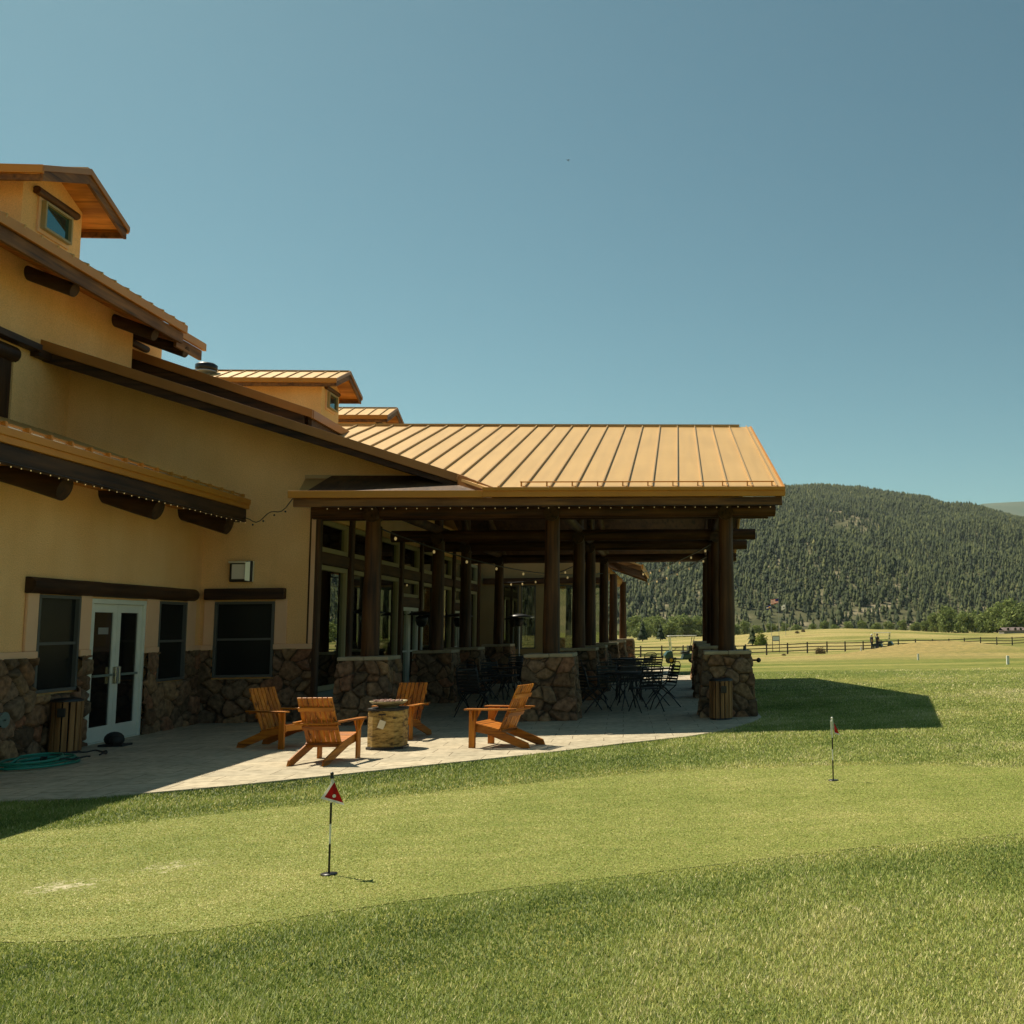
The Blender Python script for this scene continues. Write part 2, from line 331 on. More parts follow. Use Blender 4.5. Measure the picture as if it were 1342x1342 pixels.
def lawn_mat():
    m, t, b = nt('lawn_and_meadow'); L = t.links.new
    mp = mapping(t)
    def noi(sc, det=4, m_=mp):
        n = N(t, 'ShaderNodeTexNoise'); n.inputs['Scale'].default_value = sc; n.inputs['Detail'].default_value = det; L(m_.outputs[0], n.inputs['Vector']); return n
    mow = mapping(t, (.25, 1, 1))
    big = noi(.16, 5, mow); r1 = ramp(t, [(.34, (.115,.155,.034)), (.48, (.175,.205,.05)), (.60, (.28,.275,.085)), (.72, (.38,.34,.13))]); L(big.outputs['Fac'], r1.inputs[0])
    fine = noi(38, 6); r2 = ramp(t, [(.32, (.45,.5,.45)), (.6, (1.2,1.15,1.1))]); L(fine.outputs['Fac'], r2.inputs[0])
    mid = noi(2.2, 6); r3 = ramp(t, [(.35, (.72,.78,.75)), (.62, (1.2,1.12,1.05))]); L(mid.outputs['Fac'], r3.inputs[0])
    # dry meadow beyond
    bm_ = noi(.09, 8, mow); r4 = ramp(t, [(.36, (.15,.17,.045)), (.46, (.26,.25,.08)), (.56, (.42,.35,.15)), (.66, (.33,.27,.11)), (.76, (.20,.20,.06))]); L(bm_.outputs['Fac'], r4.inputs[0])
    sx = N(t, 'ShaderNodeSeparateXYZ'); L(mp.outputs[0], sx.inputs[0])
    # distance plus noise decides where fairway gives way to meadow; the mound is rough too
    ad = N(t, 'ShaderNodeMath', operation='MULTIPLY_ADD'); ad.inputs[1].default_value = 30; L(big.outputs['Fac'], ad.inputs[0]); L(sx.outputs['Y'], ad.inputs[2])
    mr = N(t, 'ShaderNodeMapRange'); mr.inputs['From Min'].default_value = 72; mr.inputs['From Max'].default_value = 98; L(ad.outputs[0], mr.inputs['Value'])
    mx = N(t, 'ShaderNodeMix', data_type='RGBA'); L(mr.outputs[0], mx.inputs[0]); L(r1.outputs[0], mx.inputs[6]); L(r4.outputs[0], mx.inputs[7])
    dv = N(t, 'ShaderNodeVectorMath', operation='DISTANCE'); sv = N(t, 'ShaderNodeVectorMath', operation='MULTIPLY'); sv.inputs[1].default_value = (1, .42, 0); L(mp.outputs[0], sv.inputs[0]); L(sv.outputs[0], dv.inputs[0]); dv.inputs[1].default_value = (19, 34.5, 0)
    da = N(t, 'ShaderNodeMath', operation='MULTIPLY_ADD'); da.inputs[1].default_value = -34; L(bm_.outputs['Fac'], da.inputs[0]); L(dv.outputs['Value'], da.inputs[2])
    dm = N(t, 'ShaderNodeMapRange'); dm.inputs['From Min'].default_value = -5; dm.inputs['From Max'].default_value = -20; L(da.outputs[0], dm.inputs['Value'])
    m0 = N(t, 'ShaderNodeMix', data_type='RGBA'); L(dm.outputs[0], m0.inputs[0]); L(mx.outputs[2], m0.inputs[6]); m0.inputs[7].default_value = (.34,.265,.11,1); mx = m0
    m1 = N(t, 'ShaderNodeMix', data_type='RGBA', blend_type='MULTIPLY'); m1.inputs[0].default_value = 1; L(mx.outputs[2], m1.inputs[6]); L(r2.outputs[0], m1.inputs[7])
    m2 = N(t, 'ShaderNodeMix', data_type='RGBA', blend_type='MULTIPLY'); m2.inputs[0].default_value = 1; L(m1.outputs[2], m2.inputs[6]); L(r3.outputs[0], m2.inputs[7])
    L(m2.outputs[2], b.inputs['Base Color']); b.inputs['Roughness'].default_value = .95; b.inputs['Specular IOR Level'].default_value = .1
    bp = N(t, 'ShaderNodeBump'); bp.inputs['Strength'].default_value = .8; bp.inputs['Distance'].default_value = .04; L(fine.outputs['Fac'], bp.inputs['Height']); L(bp.outputs[0], b.inputs['Normal'])
    return m
me = ground_mesh(); me.materials.append(lawn_mat())
lawn = bpy.data.objects.new('lawn', me); C.objects.link(lawn); tag(lawn, kind='structure')

GREEN = [(-5.9,8.9),(-5.5,9.24),(-4.8,9.45),(-4.08,9.93),(-3.27,10.32),(-2.24,10.83),(-1.08,11.5),(.08,11.86),(.95,11.95),(1.8,12.0),(3.11,11.7),(3.82,11.36),(4.8,10.7),(5.3,10.0),(5.2,9.2),(4.6,8.65),(3.6,8.2),(2.65,7.93),(1.74,7.7),(1.15,7.58),(.58,7.36),(-.21,7.07),(-.92,6.83),(-1.54,6.62),(-2.08,6.35),(-2.5,6.15),(-3.01,5.98),(-3.64,6.0),(-4.4,6.2),(-5.3,6.8),(-6.0,7.7),(-6.1,8.4)]
def smooth_poly(P, it=2):
    for _ in range(it):
        Q = []
        for i in range(len(P)):
            a, b = P[i], P[(i+1) % len(P)]
            Q += [(a[0]*.75+b[0]*.25, a[1]*.75+b[1]*.25), (a[0]*.25+b[0]*.75, a[1]*.25+b[1]*.75)]
        P = Q
    return P
GREEN = smooth_poly(GREEN)
def green_mat():
    m, t, b = nt('putting_green_turf'); L = t.links.new; mp = mapping(t); mp2 = mapping(t, (.5,1,1), (0,0,.3))
    def noi(sc, det, m_): n = N(t, 'ShaderNodeTexNoise'); n.inputs['Scale'].default_value = sc; n.inputs['Detail'].default_value = det; L(m_.outputs[0], n.inputs['Vector']); return n
    a = noi(2.6, 10, mp2); a.inputs['Roughness'].default_value = .68; r = ramp(t, [(.32, (.175,.19,.052)), (.5, (.225,.235,.070)), (.66, (.30,.28,.10))]); L(a.outputs['Fac'], r.inputs[0])
    f = noi(120, 8, mp); r2 = ramp(t, [(.34, (.5,.56,.48)), (.6, (1.25,1.2,1.14))]); L(f.outputs['Fac'], r2.inputs[0])
    mx = N(t, 'ShaderNodeMix', data_type='RGBA', blend_type='MULTIPLY'); mx.inputs[0].default_value = 1; L(r.outputs[0], mx.inputs[6]); L(r2.outputs[0], mx.inputs[7])
    # worn dry patches near the left end
    def patch(cx, cy, rad):
        v = N(t, 'ShaderNodeVectorMath', operation='DISTANCE'); L(mp.outputs[0], v.inputs[0]); v.inputs[1].default_value = (cx, cy, -.014)
        k = N(t, 'ShaderNodeMapRange'); k.inputs['From Min'].default_value = rad; k.inputs['From Max'].default_value = 0; L(v.outputs['Value'], k.inputs['Value']); return k
    p1 = patch(-4.0, 7.25, .75); p2 = patch(-3.55, 7.75, .65); p3 = patch(.3, 8.9, 1.5)
    ad = N(t, 'ShaderNodeMath', operation='MAXIMUM'); L(p1.outputs[0], ad.inputs[0]); L(p2.outputs[0], ad.inputs[1])
    h3 = N(t, 'ShaderNodeMath', operation='MULTIPLY'); h3.inputs[1].default_value = .5; L(p3.outputs[0], h3.inputs[0])
    a3 = N(t, 'ShaderNodeMath', operation='MAXIMUM'); L(ad.outputs[0], a3.inputs[0]); L(h3.outputs[0], a3.inputs[1])
    w = noi(22, 10, mp); s = N(t, 'ShaderNodeMath', operation='MULTIPLY_ADD'); s.inputs[1].default_value = .62; L(a3.outputs[0], s.inputs[0]); L(w.outputs['Fac'], s.inputs[2])
    k = N(t, 'ShaderNodeMapRange'); k.inputs['From Min'].default_value = .96; k.inputs['From Max'].default_value = 1.25; L(s.outputs[0], k.inputs['Value'])
    mx2 = N(t, 'ShaderNodeMix', data_type='RGBA'); L(k.outputs[0], mx2.inputs[0]); L(mx.outputs[2], mx2.inputs[6]); mx2.inputs[7].default_value = (.56,.50,.33,1)
    L(mx2.outputs[2], b.inputs['Base Color']); b.inputs['Roughness'].default_value = .9; b.inputs['Specular IOR Level'].default_value = .12
    bp = N(t, 'ShaderNodeBump'); bp.inputs['Strength'].default_value = .6; bp.inputs['Distance'].default_value = .01; L(f.outputs['Fac'], bp.inputs['Height']); L(bp.outputs[0], b.inputs['Normal'])
    return m
M['green'] = green_mat()
g = G(); g.add([(x, y, -.0165) for x, y in GREEN], [tuple(range(len(GREEN)))])
solo('putting_green', g, 'green', kind='structure')

PATIO = [(-9.2,10.9),(-6.77,10.95),(-5.9,10.95),(-5.35,11.25),(-4.75,11.58),(-3.97,12.15),(-3.03,12.88),(-1.88,13.72),(-.76,14.75),(.10,15.42),(.62,16.1),(.98,16.9),(1.30,17.7),(1.45,18.4),(1.5,34.7),(-14,34.7),(-14,10.9)]
def patio_mat():
    m, t, b = nt('stamped_concrete'); L = t.links.new
    mp = mapping(t, (1,1,1), (0,0,R(-3)))
    wn = N(t, 'ShaderNodeTexNoise'); wn.inputs['Scale'].default_value = 3; L(mp.outputs[0], wn.inputs['Vector'])
    va = N(t, 'ShaderNodeVectorMath', operation='MULTIPLY_ADD'); L(wn.outputs['Color'], va.inputs[0]); va.inputs[1].default_value = (.035,.035,0); L(mp.outputs[0], va.inputs[2])
    def brick(w, h, off):
        n = N(t, 'ShaderNodeTexBrick'); n.offset = off; n.inputs['Scale'].default_value = 1; n.inputs['Brick Width'].default_value = w; n.inputs['Row Height'].default_value = h
        n.inputs['Mortar Size'].default_value = .006; n.inputs['Mortar Smooth'].default_value = .4; n.inputs['Color1'].default_value = (.93,.93,.93,1); n.inputs['Color2'].default_value = (1.05,1.03,1.0,1); n.inputs['Mortar'].default_value = (.34,.29,.24,1)
        L(va.outputs[0], n.inputs['Vector']); return n
    b1 = brick(.74, .42, .37)
    n = N(t, 'ShaderNodeTexNoise'); n.inputs['Scale'].default_value = 1.7; n.inputs['Detail'].default_value = 8; L(mp.outputs[0], n.inputs['Vector'])
    r = ramp(t, [(.35, (.43,.375,.265)), (.65, (.55,.475,.34))]); L(n.outputs['Fac'], r.inputs[0])
    mx = N(t, 'ShaderNodeMix', data_type='RGBA', blend_type='MULTIPLY'); mx.inputs[0].default_value = 1; L(r.outputs[0], mx.inputs[6]); L(b1.outputs['Color'], mx.inputs[7])
    n2 = N(t, 'ShaderNodeTexNoise'); n2.inputs['Scale'].default_value = 9; n2.inputs['Detail'].default_value = 10; L(mp.outputs[0], n2.inputs['Vector'])
    r2 = ramp(t, [(.32, (.74,.73,.70)), (.58, (1.06,1.06,1.06))]); L(n2.outputs['Fac'], r2.inputs[0])
    mx2 = N(t, 'ShaderNodeMix', data_type='RGBA', blend_type='MULTIPLY'); mx2.inputs[0].default_value = 1; L(mx.outputs[2], mx2.inputs[6]); L(r2.outputs[0], mx2.inputs[7])
    L(mx2.outputs[2], b.inputs['Base Color']); b.inputs['Roughness'].default_value = .7; b.inputs['Specular IOR Level'].default_value = .3
    iv = N(t, 'ShaderNodeMath', operation='MULTIPLY_ADD'); iv.inputs[1].default_value = -1.0; L(b1.outputs['Fac'], iv.inputs[0]); L(n2.outputs['Fac'], iv.inputs[2])
    bp = N(t, 'ShaderNodeBump'); bp.inputs['Strength'].default_value = .5; bp.inputs['Distance'].default_value = .012; L(iv.outputs[0], bp.inputs['Height']); L(bp.outputs[0], b.inputs['Normal'])
    return m
M['patio'] = patio_mat()
g = G(); g.slab(PATIO, lambda x, y: 0.0, .12); solo('patio', g, 'patio', kind='structure')
g = G()
ys = np.linspace(34.702, 52, 24)
for a, b in zip(ys[:-1], ys[1:]):
    g.add([(x, y, float(zt(x, y))+.022) for x, y in ((-9,a),(-.33,a),(-.33,b),(-9,b))], [(0,1,2,3)])
solo('path', g, 'patio', kind='structure')

# grass blades: one mesh, thinning out with distance
def in_poly(P, X, Y):
    c = np.zeros(X.shape, bool); n = len(P)
    for i in range(n):
        x1, y1 = P[i]; x2, y2 = P[i-1]
        if y1 == y2: continue
        c ^= ((y1 > Y) != (y2 > Y)) & (X < (x2-x1)*(Y-y1)/(y2-y1)+x1)
    return c
def lowf(X, Y): return .5+.25*np.sin(X*1.9+.7*np.sin(Y*1.3))+.25*np.sin(Y*2.7-X*.8+1.3*np.sin(X*1.1+Y*.6))
def blades():
    Xs = []; Ys = []
    y0 = 3.0
    while y0 < 34:
        y1 = y0*1.12; xa = -.82*y1-.4; xb = .46*y1+.6; dens = 15000*(4.5/y0)**1.75*min(1, max(.12, (30-y0)/14))
        n = int((y1-y0)*(xb-xa)*dens); X = RNG.uniform(xa, xb, n); Y = RNG.uniform(y0, y1, n); Xs.append(X); Ys.append(Y); y0 = y1
    X = np.concatenate(Xs); Y = np.concatenate(Ys)
    keep = ~in_poly(GREEN, X+RNG.normal(0,.07,len(X)), Y+RNG.normal(0,.07,len(X))) & ~in_poly([(x-.0, y+.05) for x, y in PATIO], X, Y) & ((X > -8.6) | (Y < 7))
    X = X[keep]; Y = Y[keep]; n = len(X); d = np.maximum(Y, 3.5)
    lf = .55*lowf(X, Y)+.45*lowf(X*3.7+1.3, Y*3.1+.4); lf2 = lowf(X*.37+4, Y*.41+2)
    h = (.008+.012*RNG.random(n)+.016*lf**2)*(1+.02*d); w = .0011*d**.75*(.7+.6*RNG.random(n))
    de = np.full(n, 9.); nr = np.where((Y > 5.2) & (Y < 12.8) & (X < 5.8))[0]
    for c0 in range(0, len(nr), 60000):
        q = nr[c0:c0+60000]; best = np.full(len(q), 9.)
        for i in range(0, len(GREEN), 2):
            ax, ay = GREEN[i-2]; bx, by = GREEN[i]; dx, dy = bx-ax, by-ay; tt = np.clip(((X[q]-ax)*dx+(Y[q]-ay)*dy)/(dx*dx+dy*dy+1e-9), 0, 1); best = np.minimum(best, np.hypot(X[q]-ax-tt*dx, Y[q]-ay-tt*dy))
        de[q] = best
    fr = np.clip(de/.5, 0, 1); h = h*(.45+.55*fr)
    a = RNG.uniform(0, 2*np.pi, n); la = RNG.uniform(0, 2*np.pi, n); ln = h*(.25+.75*RNG.random(n))
    z = zt(X, Y)
    P0 = np.stack([X-np.cos(a)*w, Y-np.sin(a)*w, z-.002], -1); P1 = np.stack([X+np.cos(a)*w, Y+np.sin(a)*w, z-.002], -1)
    P2 = np.stack([X+np.cos(la)*ln, Y+np.sin(la)*ln, z+h], -1)
    V = np.stack([P0, P1, P2], 1).reshape(-1, 3); F = np.arange(3*n).reshape(-1, 3)
    v = np.clip(.30*RNG.random(n)+.42*lf+.32*lf2+.38*(RNG.random(n) > .88)-.13+.035*np.clip(X, -3, 4)+.10*np.clip((Y-13)/10, 0, 1)+.25*np.exp(-((X+4.0)/1.6)**2-((Y-11.0-.35*(X+4))/.35)**2), 0, 1)
    v = np.clip(v+.16*(1-fr), 0, 1)
    return numpy_mesh('grass', V, F, M['blade'], {'tone': np.repeat(v, 3)})
def green_blades():
    Xs = []; Ys = []; y0 = 5.8
    while y0 < 12.2:
        y1 = y0*1.08; xa = -.80*y1-.3; xb = .44*y1+.5; n = int((y1-y0)*(xb-xa)*17000*(6/y0)**1.6); Xs.append(RNG.uniform(xa, xb, n)); Ys.append(RNG.uniform(y0, y1, n)); y0 = y1
    X = np.concatenate(Xs); Y = np.concatenate(Ys); k = in_poly(GREEN, X+RNG.normal(0,.09,len(X)), Y+RNG.normal(0,.09,len(X))); X = X[k]; Y = Y[k]; n = len(X)
    worn = np.maximum(np.exp(-((X+4.0)/.40)**2-((Y-7.25)/.2)**2), .6*np.exp(-((X+3.45)/.45)**2-((Y-7.8)/.25)**2)); k = RNG.random(n) > worn*.9; X = X[k]; Y = Y[k]; n = len(X)
    lf = .6*lowf(X*.9, Y*.9)+.4*lowf(X*4.1+2, Y*5.3); w = .0009*Y**.85*(.7+.6*RNG.random(n)); h = .0055*(.6+.8*RNG.random(n)); a = RNG.uniform(0, 2*np.pi, n); la = RNG.uniform(0, 2*np.pi, n); z = -.017
    P0 = np.stack([X-np.cos(a)*w, Y-np.sin(a)*w, X*0+z], -1); P1 = np.stack([X+np.cos(a)*w, Y+np.sin(a)*w, X*0+z], -1); P2 = np.stack([X+np.cos(la)*h*1.4, Y+np.sin(la)*h*1.4, z+h], -1)
    V = np.stack([P0, P1, P2], 1).reshape(-1, 3); v = np.clip(.32*RNG.random(n)+.30*lf+.24+.25*(RNG.random(n) > .93), 0, 1)
    return numpy_mesh('green_grass', V, np.arange(3*n).reshape(-1, 3), M['blade'], {'tone': np.repeat(v, 3)})
def blade_mat():
    m, t, b = nt('grass_blades'); L = t.links.new
    a = N(t, 'ShaderNodeAttribute'); a.attribute_name = 'tone'
    r = ramp(t, [(.08, (.10,.155,.028)), (.34, (.25,.33,.065)), (.60, (.43,.48,.115)), (.84, (.70,.64,.26)), (1, (.90,.80,.45))]); L(a.outputs['Fac'], r.inputs[0]); L(r.outputs[0], b.inputs['Base Color'])
    b.inputs['Roughness'].default_value = .6; b.inputs['Specular IOR Level'].default_value = .25
    ge = N(t, 'ShaderNodeNewGeometry'); vm = N(t, 'ShaderNodeVectorMath', operation='MULTIPLY_ADD'); L(ge.outputs['Normal'], vm.inputs[0]); vm.inputs[1].default_value = (.6,.6,.6); vm.inputs[2].default_value = (0,0,.8); nn = N(t, 'ShaderNodeVectorMath', operation='NORMALIZE'); L(vm.outputs[0], nn.inputs[0]); L(nn.outputs[0], b.inputs['Normal'])
    o = t.nodes['Material Output']; tr = N(t, 'ShaderNodeBsdfTranslucent'); L(r.outputs[0], tr.inputs[0]); mx = N(t, 'ShaderNodeMixShader'); mx.inputs[0].default_value = .35
    L(b.outputs[0], mx.inputs[1]); L(tr.outputs[0], mx.inputs[2]); L(mx.outputs[0], o.inputs[0]); return m
M['blade'] = blade_mat()
go = bpy.data.objects.new('green_grass', green_blades()); C.objects.link(go); tag(go, 'closely cut turf of the putting green', 'grass', kind='stuff')
go = bpy.data.objects.new('grass', blades()); C.objects.link(go); tag(go, 'short mown grass of the lawn around the putting green', 'grass', kind='stuff')

# ------------------------------------------------------------------ mountain, forest
AZ = [(-.9,60),(-.6,190),(-.3,300),(-.1,325),(.1,325),(.14,329),(.18,324),(.216,309),(.25,298),(.265,280),(.30,273),(.337,250),(.45,205),(.6,150),(.9,90),(1.6,40)]
def mh(a): return np.interp(a, [k for k, _ in AZ], [v for _, v in AZ])
def zm(X, Y):
    a = X/Y; t = (Y-880)/1520; h = mh(a)
    tt = np.clip(t, 0, 1.0); z = h*(1.2*tt-.2*tt*tt) - np.clip(t-1, 0, 2)*h*.9
    z = z + np.clip(tt*4, 0, 1)*np.clip(5*(1-tt), 0, 1)*(9*np.sin(X*.013+.8*np.sin(Y*.005))+6*np.sin(X*.031+Y*.007)+4*np.sin(Y*.021+X*.012))
    return z-6*(1-np.clip(t*6, 0, 1))-3
def mtn_mat():
    m, t, b = nt('mountain_ground'); L = t.links.new; mp = mapping(t)
    n = N(t, 'ShaderNodeTexNoise'); n.inputs['Scale'].default_value = .03; n.inputs['Detail'].default_value = 9; L(mp.outputs[0], n.inputs['Vector'])
    r = ramp(t, [(.4, (.07,.075,.035)), (.55, (.12,.115,.06)), (.66, (.26,.22,.14)), (.78, (.34,.29,.21))]); L(n.outputs['Fac'], r.inputs[0]); L(r.outputs[0], b.inputs['Base Color'])
    b.inputs['Roughness'].default_value = .95; b.inputs['Specular IOR Level'].default_value = .05; return m
aa = np.linspace(-.9, 1.7, 260); yy = np.linspace(860, 3000, 140)
A_, Y_ = np.meshgrid(aa, yy); X_ = A_*Y_; Z_ = zm(X_, Y_)
ii = np.arange(A_.size).reshape(A_.shape); F = np.stack([ii[:-1, :-1], ii[:-1, 1:], ii[1:, 1:], ii[1:, :-1]], -1).reshape(-1, 4)
M['mtn'] = mtn_mat()
mo = bpy.data.objects.new('mountain', numpy_mesh('mountain', np.stack([X_, Y_, Z_], -1).reshape(-1, 3), F, 'mtn', smooth=True)); C.objects.link(mo); tag(mo, kind='structure')
# farther pale ridge at the right
M['farhill'] = plain('far_ridge_ground', (.085,.13,.085), .95, c2=(.17,.18,.13), scale=.0022, spec=.05, lo=.42, hi=.7)
aa = np.linspace(.15, 1.3, 90); yy = np.linspace(4200, 7600, 30); A_, Y_ = np.meshgrid(aa, yy); X_ = A_*Y_
t_ = (Y_-4200)/1800; hh = np.interp(aa, [.15,.26,.30,.34,.5,.8,1.3], [350,640,735,748,770,500,200])[None, :]
Z_ = hh*np.clip(t_, 0, 1)-np.clip(t_-1, 0, 2)*300-8+30*np.sin(X_*.004)*np.sin(Y_*.003)*np.clip(t_, 0, 1)*np.clip(1-t_, 0, 1)
ii = np.arange(A_.size).reshape(A_.shape); F = np.stack([ii[:-1, :-1], ii[:-1, 1:], ii[1:, 1:], ii[1:, :-1]], -1).reshape(-1, 4)
mo = bpy.data.objects.new('hills', numpy_mesh('hills', np.stack([X_, Y_, Z_], -1).reshape(-1, 3), F, 'farhill', smooth=True)); C.objects.link(mo); tag(mo, kind='structure')
# sage hills behind the viewpoint (seen in the window reflections)
M['sagehill'] = plain('sagebrush_ground', (.11,.12,.05), .95, c2=(.22,.19,.10), scale=.05, spec=.05)
th = np.linspace(R(95), R(265), 100); rr = np.linspace(350, 1600, 24); T_, Q_ = np.meshgrid(th, rr)
X_ = Q_*np.sin(T_); Y_ = Q_*np.cos(T_); t_ = (Q_-350)/900; Z_ = (150+40*np.sin(T_*5))*np.clip(t_, 0, 1)-5-np.clip(t_-1, 0, 1)*80
ii = np.arange(T_.size).reshape(T_.shape); F = np.stack([ii[:-1, :-1], ii[:-1, 1:], ii[1:, 1:], ii[1:, :-1]], -1).reshape(-1, 4)
mo = bpy.data.objects.new('hills', numpy_mesh('hills', np.stack([X_, Y_, Z_], -1).reshape(-1, 3), F[:, ::-1], 'sagehill', smooth=True)); C.objects.link(mo); tag(mo, kind='structure')

def leaf_mat(name, stops, attr='tone', transl=.25):
    m, t, b = nt(name); L = t.links.new; a = N(t, 'ShaderNodeAttribute'); a.attribute_name = attr
    r = ramp(t, stops); L(a.outputs['Fac'], r.inputs[0]); L(r.outputs[0], b.inputs['Base Color']); b.inputs['Roughness'].default_value = .8; b.inputs['Specular IOR Level'].default_value = .1
    if transl:
        o = t.nodes['Material Output']; tr = N(t, 'ShaderNodeBsdfTranslucent'); L(r.outputs[0], tr.inputs[0]); mx = N(t, 'ShaderNodeMixShader'); mx.inputs[0].default_value = transl
        L(b.outputs[0], mx.inputs[1]); L(tr.outputs[0], mx.inputs[2]); L(mx.outputs[0], o.inputs[0])
    return m
M['conifer'] = leaf_mat('conifer_needles', [(0, (.024,.038,.021)), (.5, (.074,.090,.036)), (.85, (.135,.148,.055)), (1, (.21,.20,.075))], transl=.15)
M['broadleaf'] = leaf_mat('broad_leaves', [(0, (.08,.115,.035)), (.5, (.19,.235,.07)), (1, (.33,.36,.11))])
def conifer_arrays(X, Y, Z, H, rs, sides=7, tiers=4):
    """layered ragged cones as triangles for many trees at once"""
    n = len(X); tv = []; 
    Vs = []; Fs = []; base = 0
    tone = np.clip(rs.normal(.43, .2, n), 0, 1)
    for k in range(tiers):
        z0 = H*(.10+.22*k); z1 = H*np.minimum(1, (.52+.16*k)); rad = H*(.20-.043*k)*rs.uniform(.8, 1.2, n)
        ph = rs.uniform(0, 6.28, n)
        ang = ph[:, None]+np.arange(sides)[None]*2*np.pi/sides
        rj = rad[:, None]*rs.uniform(.6, 1.25, (n, sides)); zj = z0[:, None]+H[:, None]*rs.uniform(-.04, .04, (n, sides))
        ring = np.stack([X[:, None]+np.cos(ang)*rj, Y[:, None]+np.sin(ang)*rj, Z[:, None]+zj], -1)
        apex = np.stack([X, Y, Z+z1], -1)[:, None]
        V = np.concatenate([ring, apex], 1).reshape(-1, 3)
        i0 = (np.arange(n)*(sides+1))[:, None]; i = np.arange(sides)[None]
        F = np.stack([i0+i, i0+(i+1) % sides, np.broadcast_to(i0+sides, (n, sides))], -1).reshape(-1, 3)
        Vs.append(V); Fs.append(F+base); base += len(V); tv.append(np.repeat(tone, sides+1))
    return np.concatenate(Vs), np.concatenate(Fs), np.concatenate(tv)
def forest():
    rs = np.random.default_rng(5); n = 210000
    # even spread on the slope, denser in the wedge the picture looks at
    a = rs.uniform(-.16, .75, n); y = 850+np.sqrt(rs.random(n))*1650
    lean = rs.random(n); m = (a < .42) | (lean < .25); a = a[m]; y = y[m]
    x = a*y; nf = np.sin(x*.021+2*np.sin(y*.008))+np.sin(y*.017-x*.011)+.7*np.sin(x*.05+y*.03)
    scree = 1.15*np.exp(-((x-268)/70)**2-((y-1560)/130)**2)+.8*np.exp(-((x-330)/60)**2-((y-1180)/60)**2)+.6*np.exp(-((x-420)/60)**2-((y-1250)/40)**2)
    p = np.clip(.86-.20*nf+.45*np.clip((1500-y)/500,0,1), .4, 1)*(1-np.clip(scree, 0, .9)); k = rs.random(len(x)) < p; x = x[k]; y = y[k]
    H = rs.uniform(5.5, 12, len(x))+9*rs.random(len(x))**3; z = zm(x, y)-.5
    V, F, tn = conifer_arrays(x, y, z, H, rs, 6, 3); return numpy_mesh('forest', V, F, 'conifer', {'tone': tn})
fo = bpy.data.objects.new('forest', forest()); C.objects.link(fo); tag(fo, 'dense conifer forest covering the mountain slope', 'forest', kind='stuff')

def crown_mesh(seed, H, W, nleaf=1900, lsz=.55):
    rs = np.random.default_rng(seed); nb = 11; cs = []
    for k in range(nb):
        th = rs.uniform(0, 6.28); rr = W*.33*math.sqrt(rs.random()); zc = H*(.17+.60*k/(nb-1)); cs.append((rr*math.cos(th)*(1.2-zc/H*.5), rr*math.sin(th)*(1.2-zc/H*.5), zc, W*rs.uniform(.19, .31)))
    cs = np.array(cs); i = rs.integers(0, nb, nleaf); d = rs.normal(size=(nleaf, 3)); d /= np.linalg.norm(d, axis=1)[:, None]
    P = cs[i, :3]+d*cs[i, 3:4]*(rs.uniform(.55, 1.08, (nleaf, 1)))*np.array([1,1,.85])
    u = rs.normal(size=(nleaf, 3)); u /= np.linalg.norm(u, axis=1)[:, None]; w = np.cross(u, d+.3*rs.normal(size=(nleaf, 3))); w /= np.linalg.norm(w, axis=1)[:, None]
    s = lsz*rs.uniform(.6, 1.3, (nleaf, 1)); V = np.stack([P-u*s, P+w*s*.6, P+u*s, P-w*s*.6], 1).reshape(-1, 3)
    return numpy_mesh('crown', V, np.arange(4*nleaf).reshape(-1, 4), 'broadleaf', {'tone': np.repeat(np.clip(rs.normal(.5, .2, nleaf), 0, 1), 4)})
def trunk_geo(H, r):
    g = G(); g.cyl((0,0,-.3), (0,0,H*.55), r, r*.5, 8, 3, .1)
    for k in range(5):
        a = k*1.3; z = H*(.22+.06*k); g.cyl((0,0,z), (math.cos(a)*H*.2, math.sin(a)*H*.2, z+H*.2), r*.4, r*.15, 6)
    return g
protos = []
for k, (H, W) in enumerate(((11, 11), (13, 10), (9, 12))):
    protos.append((crown_mesh(20+k, H, W), mesh_of('trunk', trunk_geo(H, .35), Vector((0,0,0)), 'bark')))
def flat_z(X, Y): return float(zt(X, Y))
bl = []
def broad(px, Y, s, lab, var):
    X = (px-890)/1342*Y; r = empty('cottonwood_tree', (X, Y, flat_z(X, Y)-.3), random.uniform(0, 6), lab, 'tree', 'broadleaf trees along the foot of the mountain')
    r.scale = (s, s, s); cr, tk = protos[var]
    part('crown', cr, None, r); part('trunk', tk, None, r)
FAR_R = 'round pale green broadleaf tree in the row behind the right end of the fence'
FAR_L = 'bushy pale green broadleaf tree in the row seen through the patio columns'
FAR_M = 'low green broadleaf shrubby tree at the mountain foot behind the tan knoll'
for k, (px, Y, s) in enumerate([(822,560,0.86),(833,540,1.01),(843,520,0.94),(853,560,1.13),(864,540,0.98),(875,520,0.94),(886,560,1.17),(897,540,1.01),(908,560,1.21),(918,540,1.09),(929,550,1.13),(940,560,1.09)]): broad(px, Y, s, FAR_L, k % 3)
for k, (px, Y, s) in enumerate([(962,560,0.72),(976,600,0.75),(992,580,0.67),(1010,640,0.70),(1028,620,0.64),(1046,640,0.72),(1064,620,0.67),(1080,640,0.72),(1096,620,0.67),(1112,640,0.78),(1130,620,0.70),(1148,640,0.75),(1166,620,0.72),(1184,600,0.70),(1200,620,0.78),(1216,600,0.75)]): broad(px, Y, s, FAR_M, k % 3)
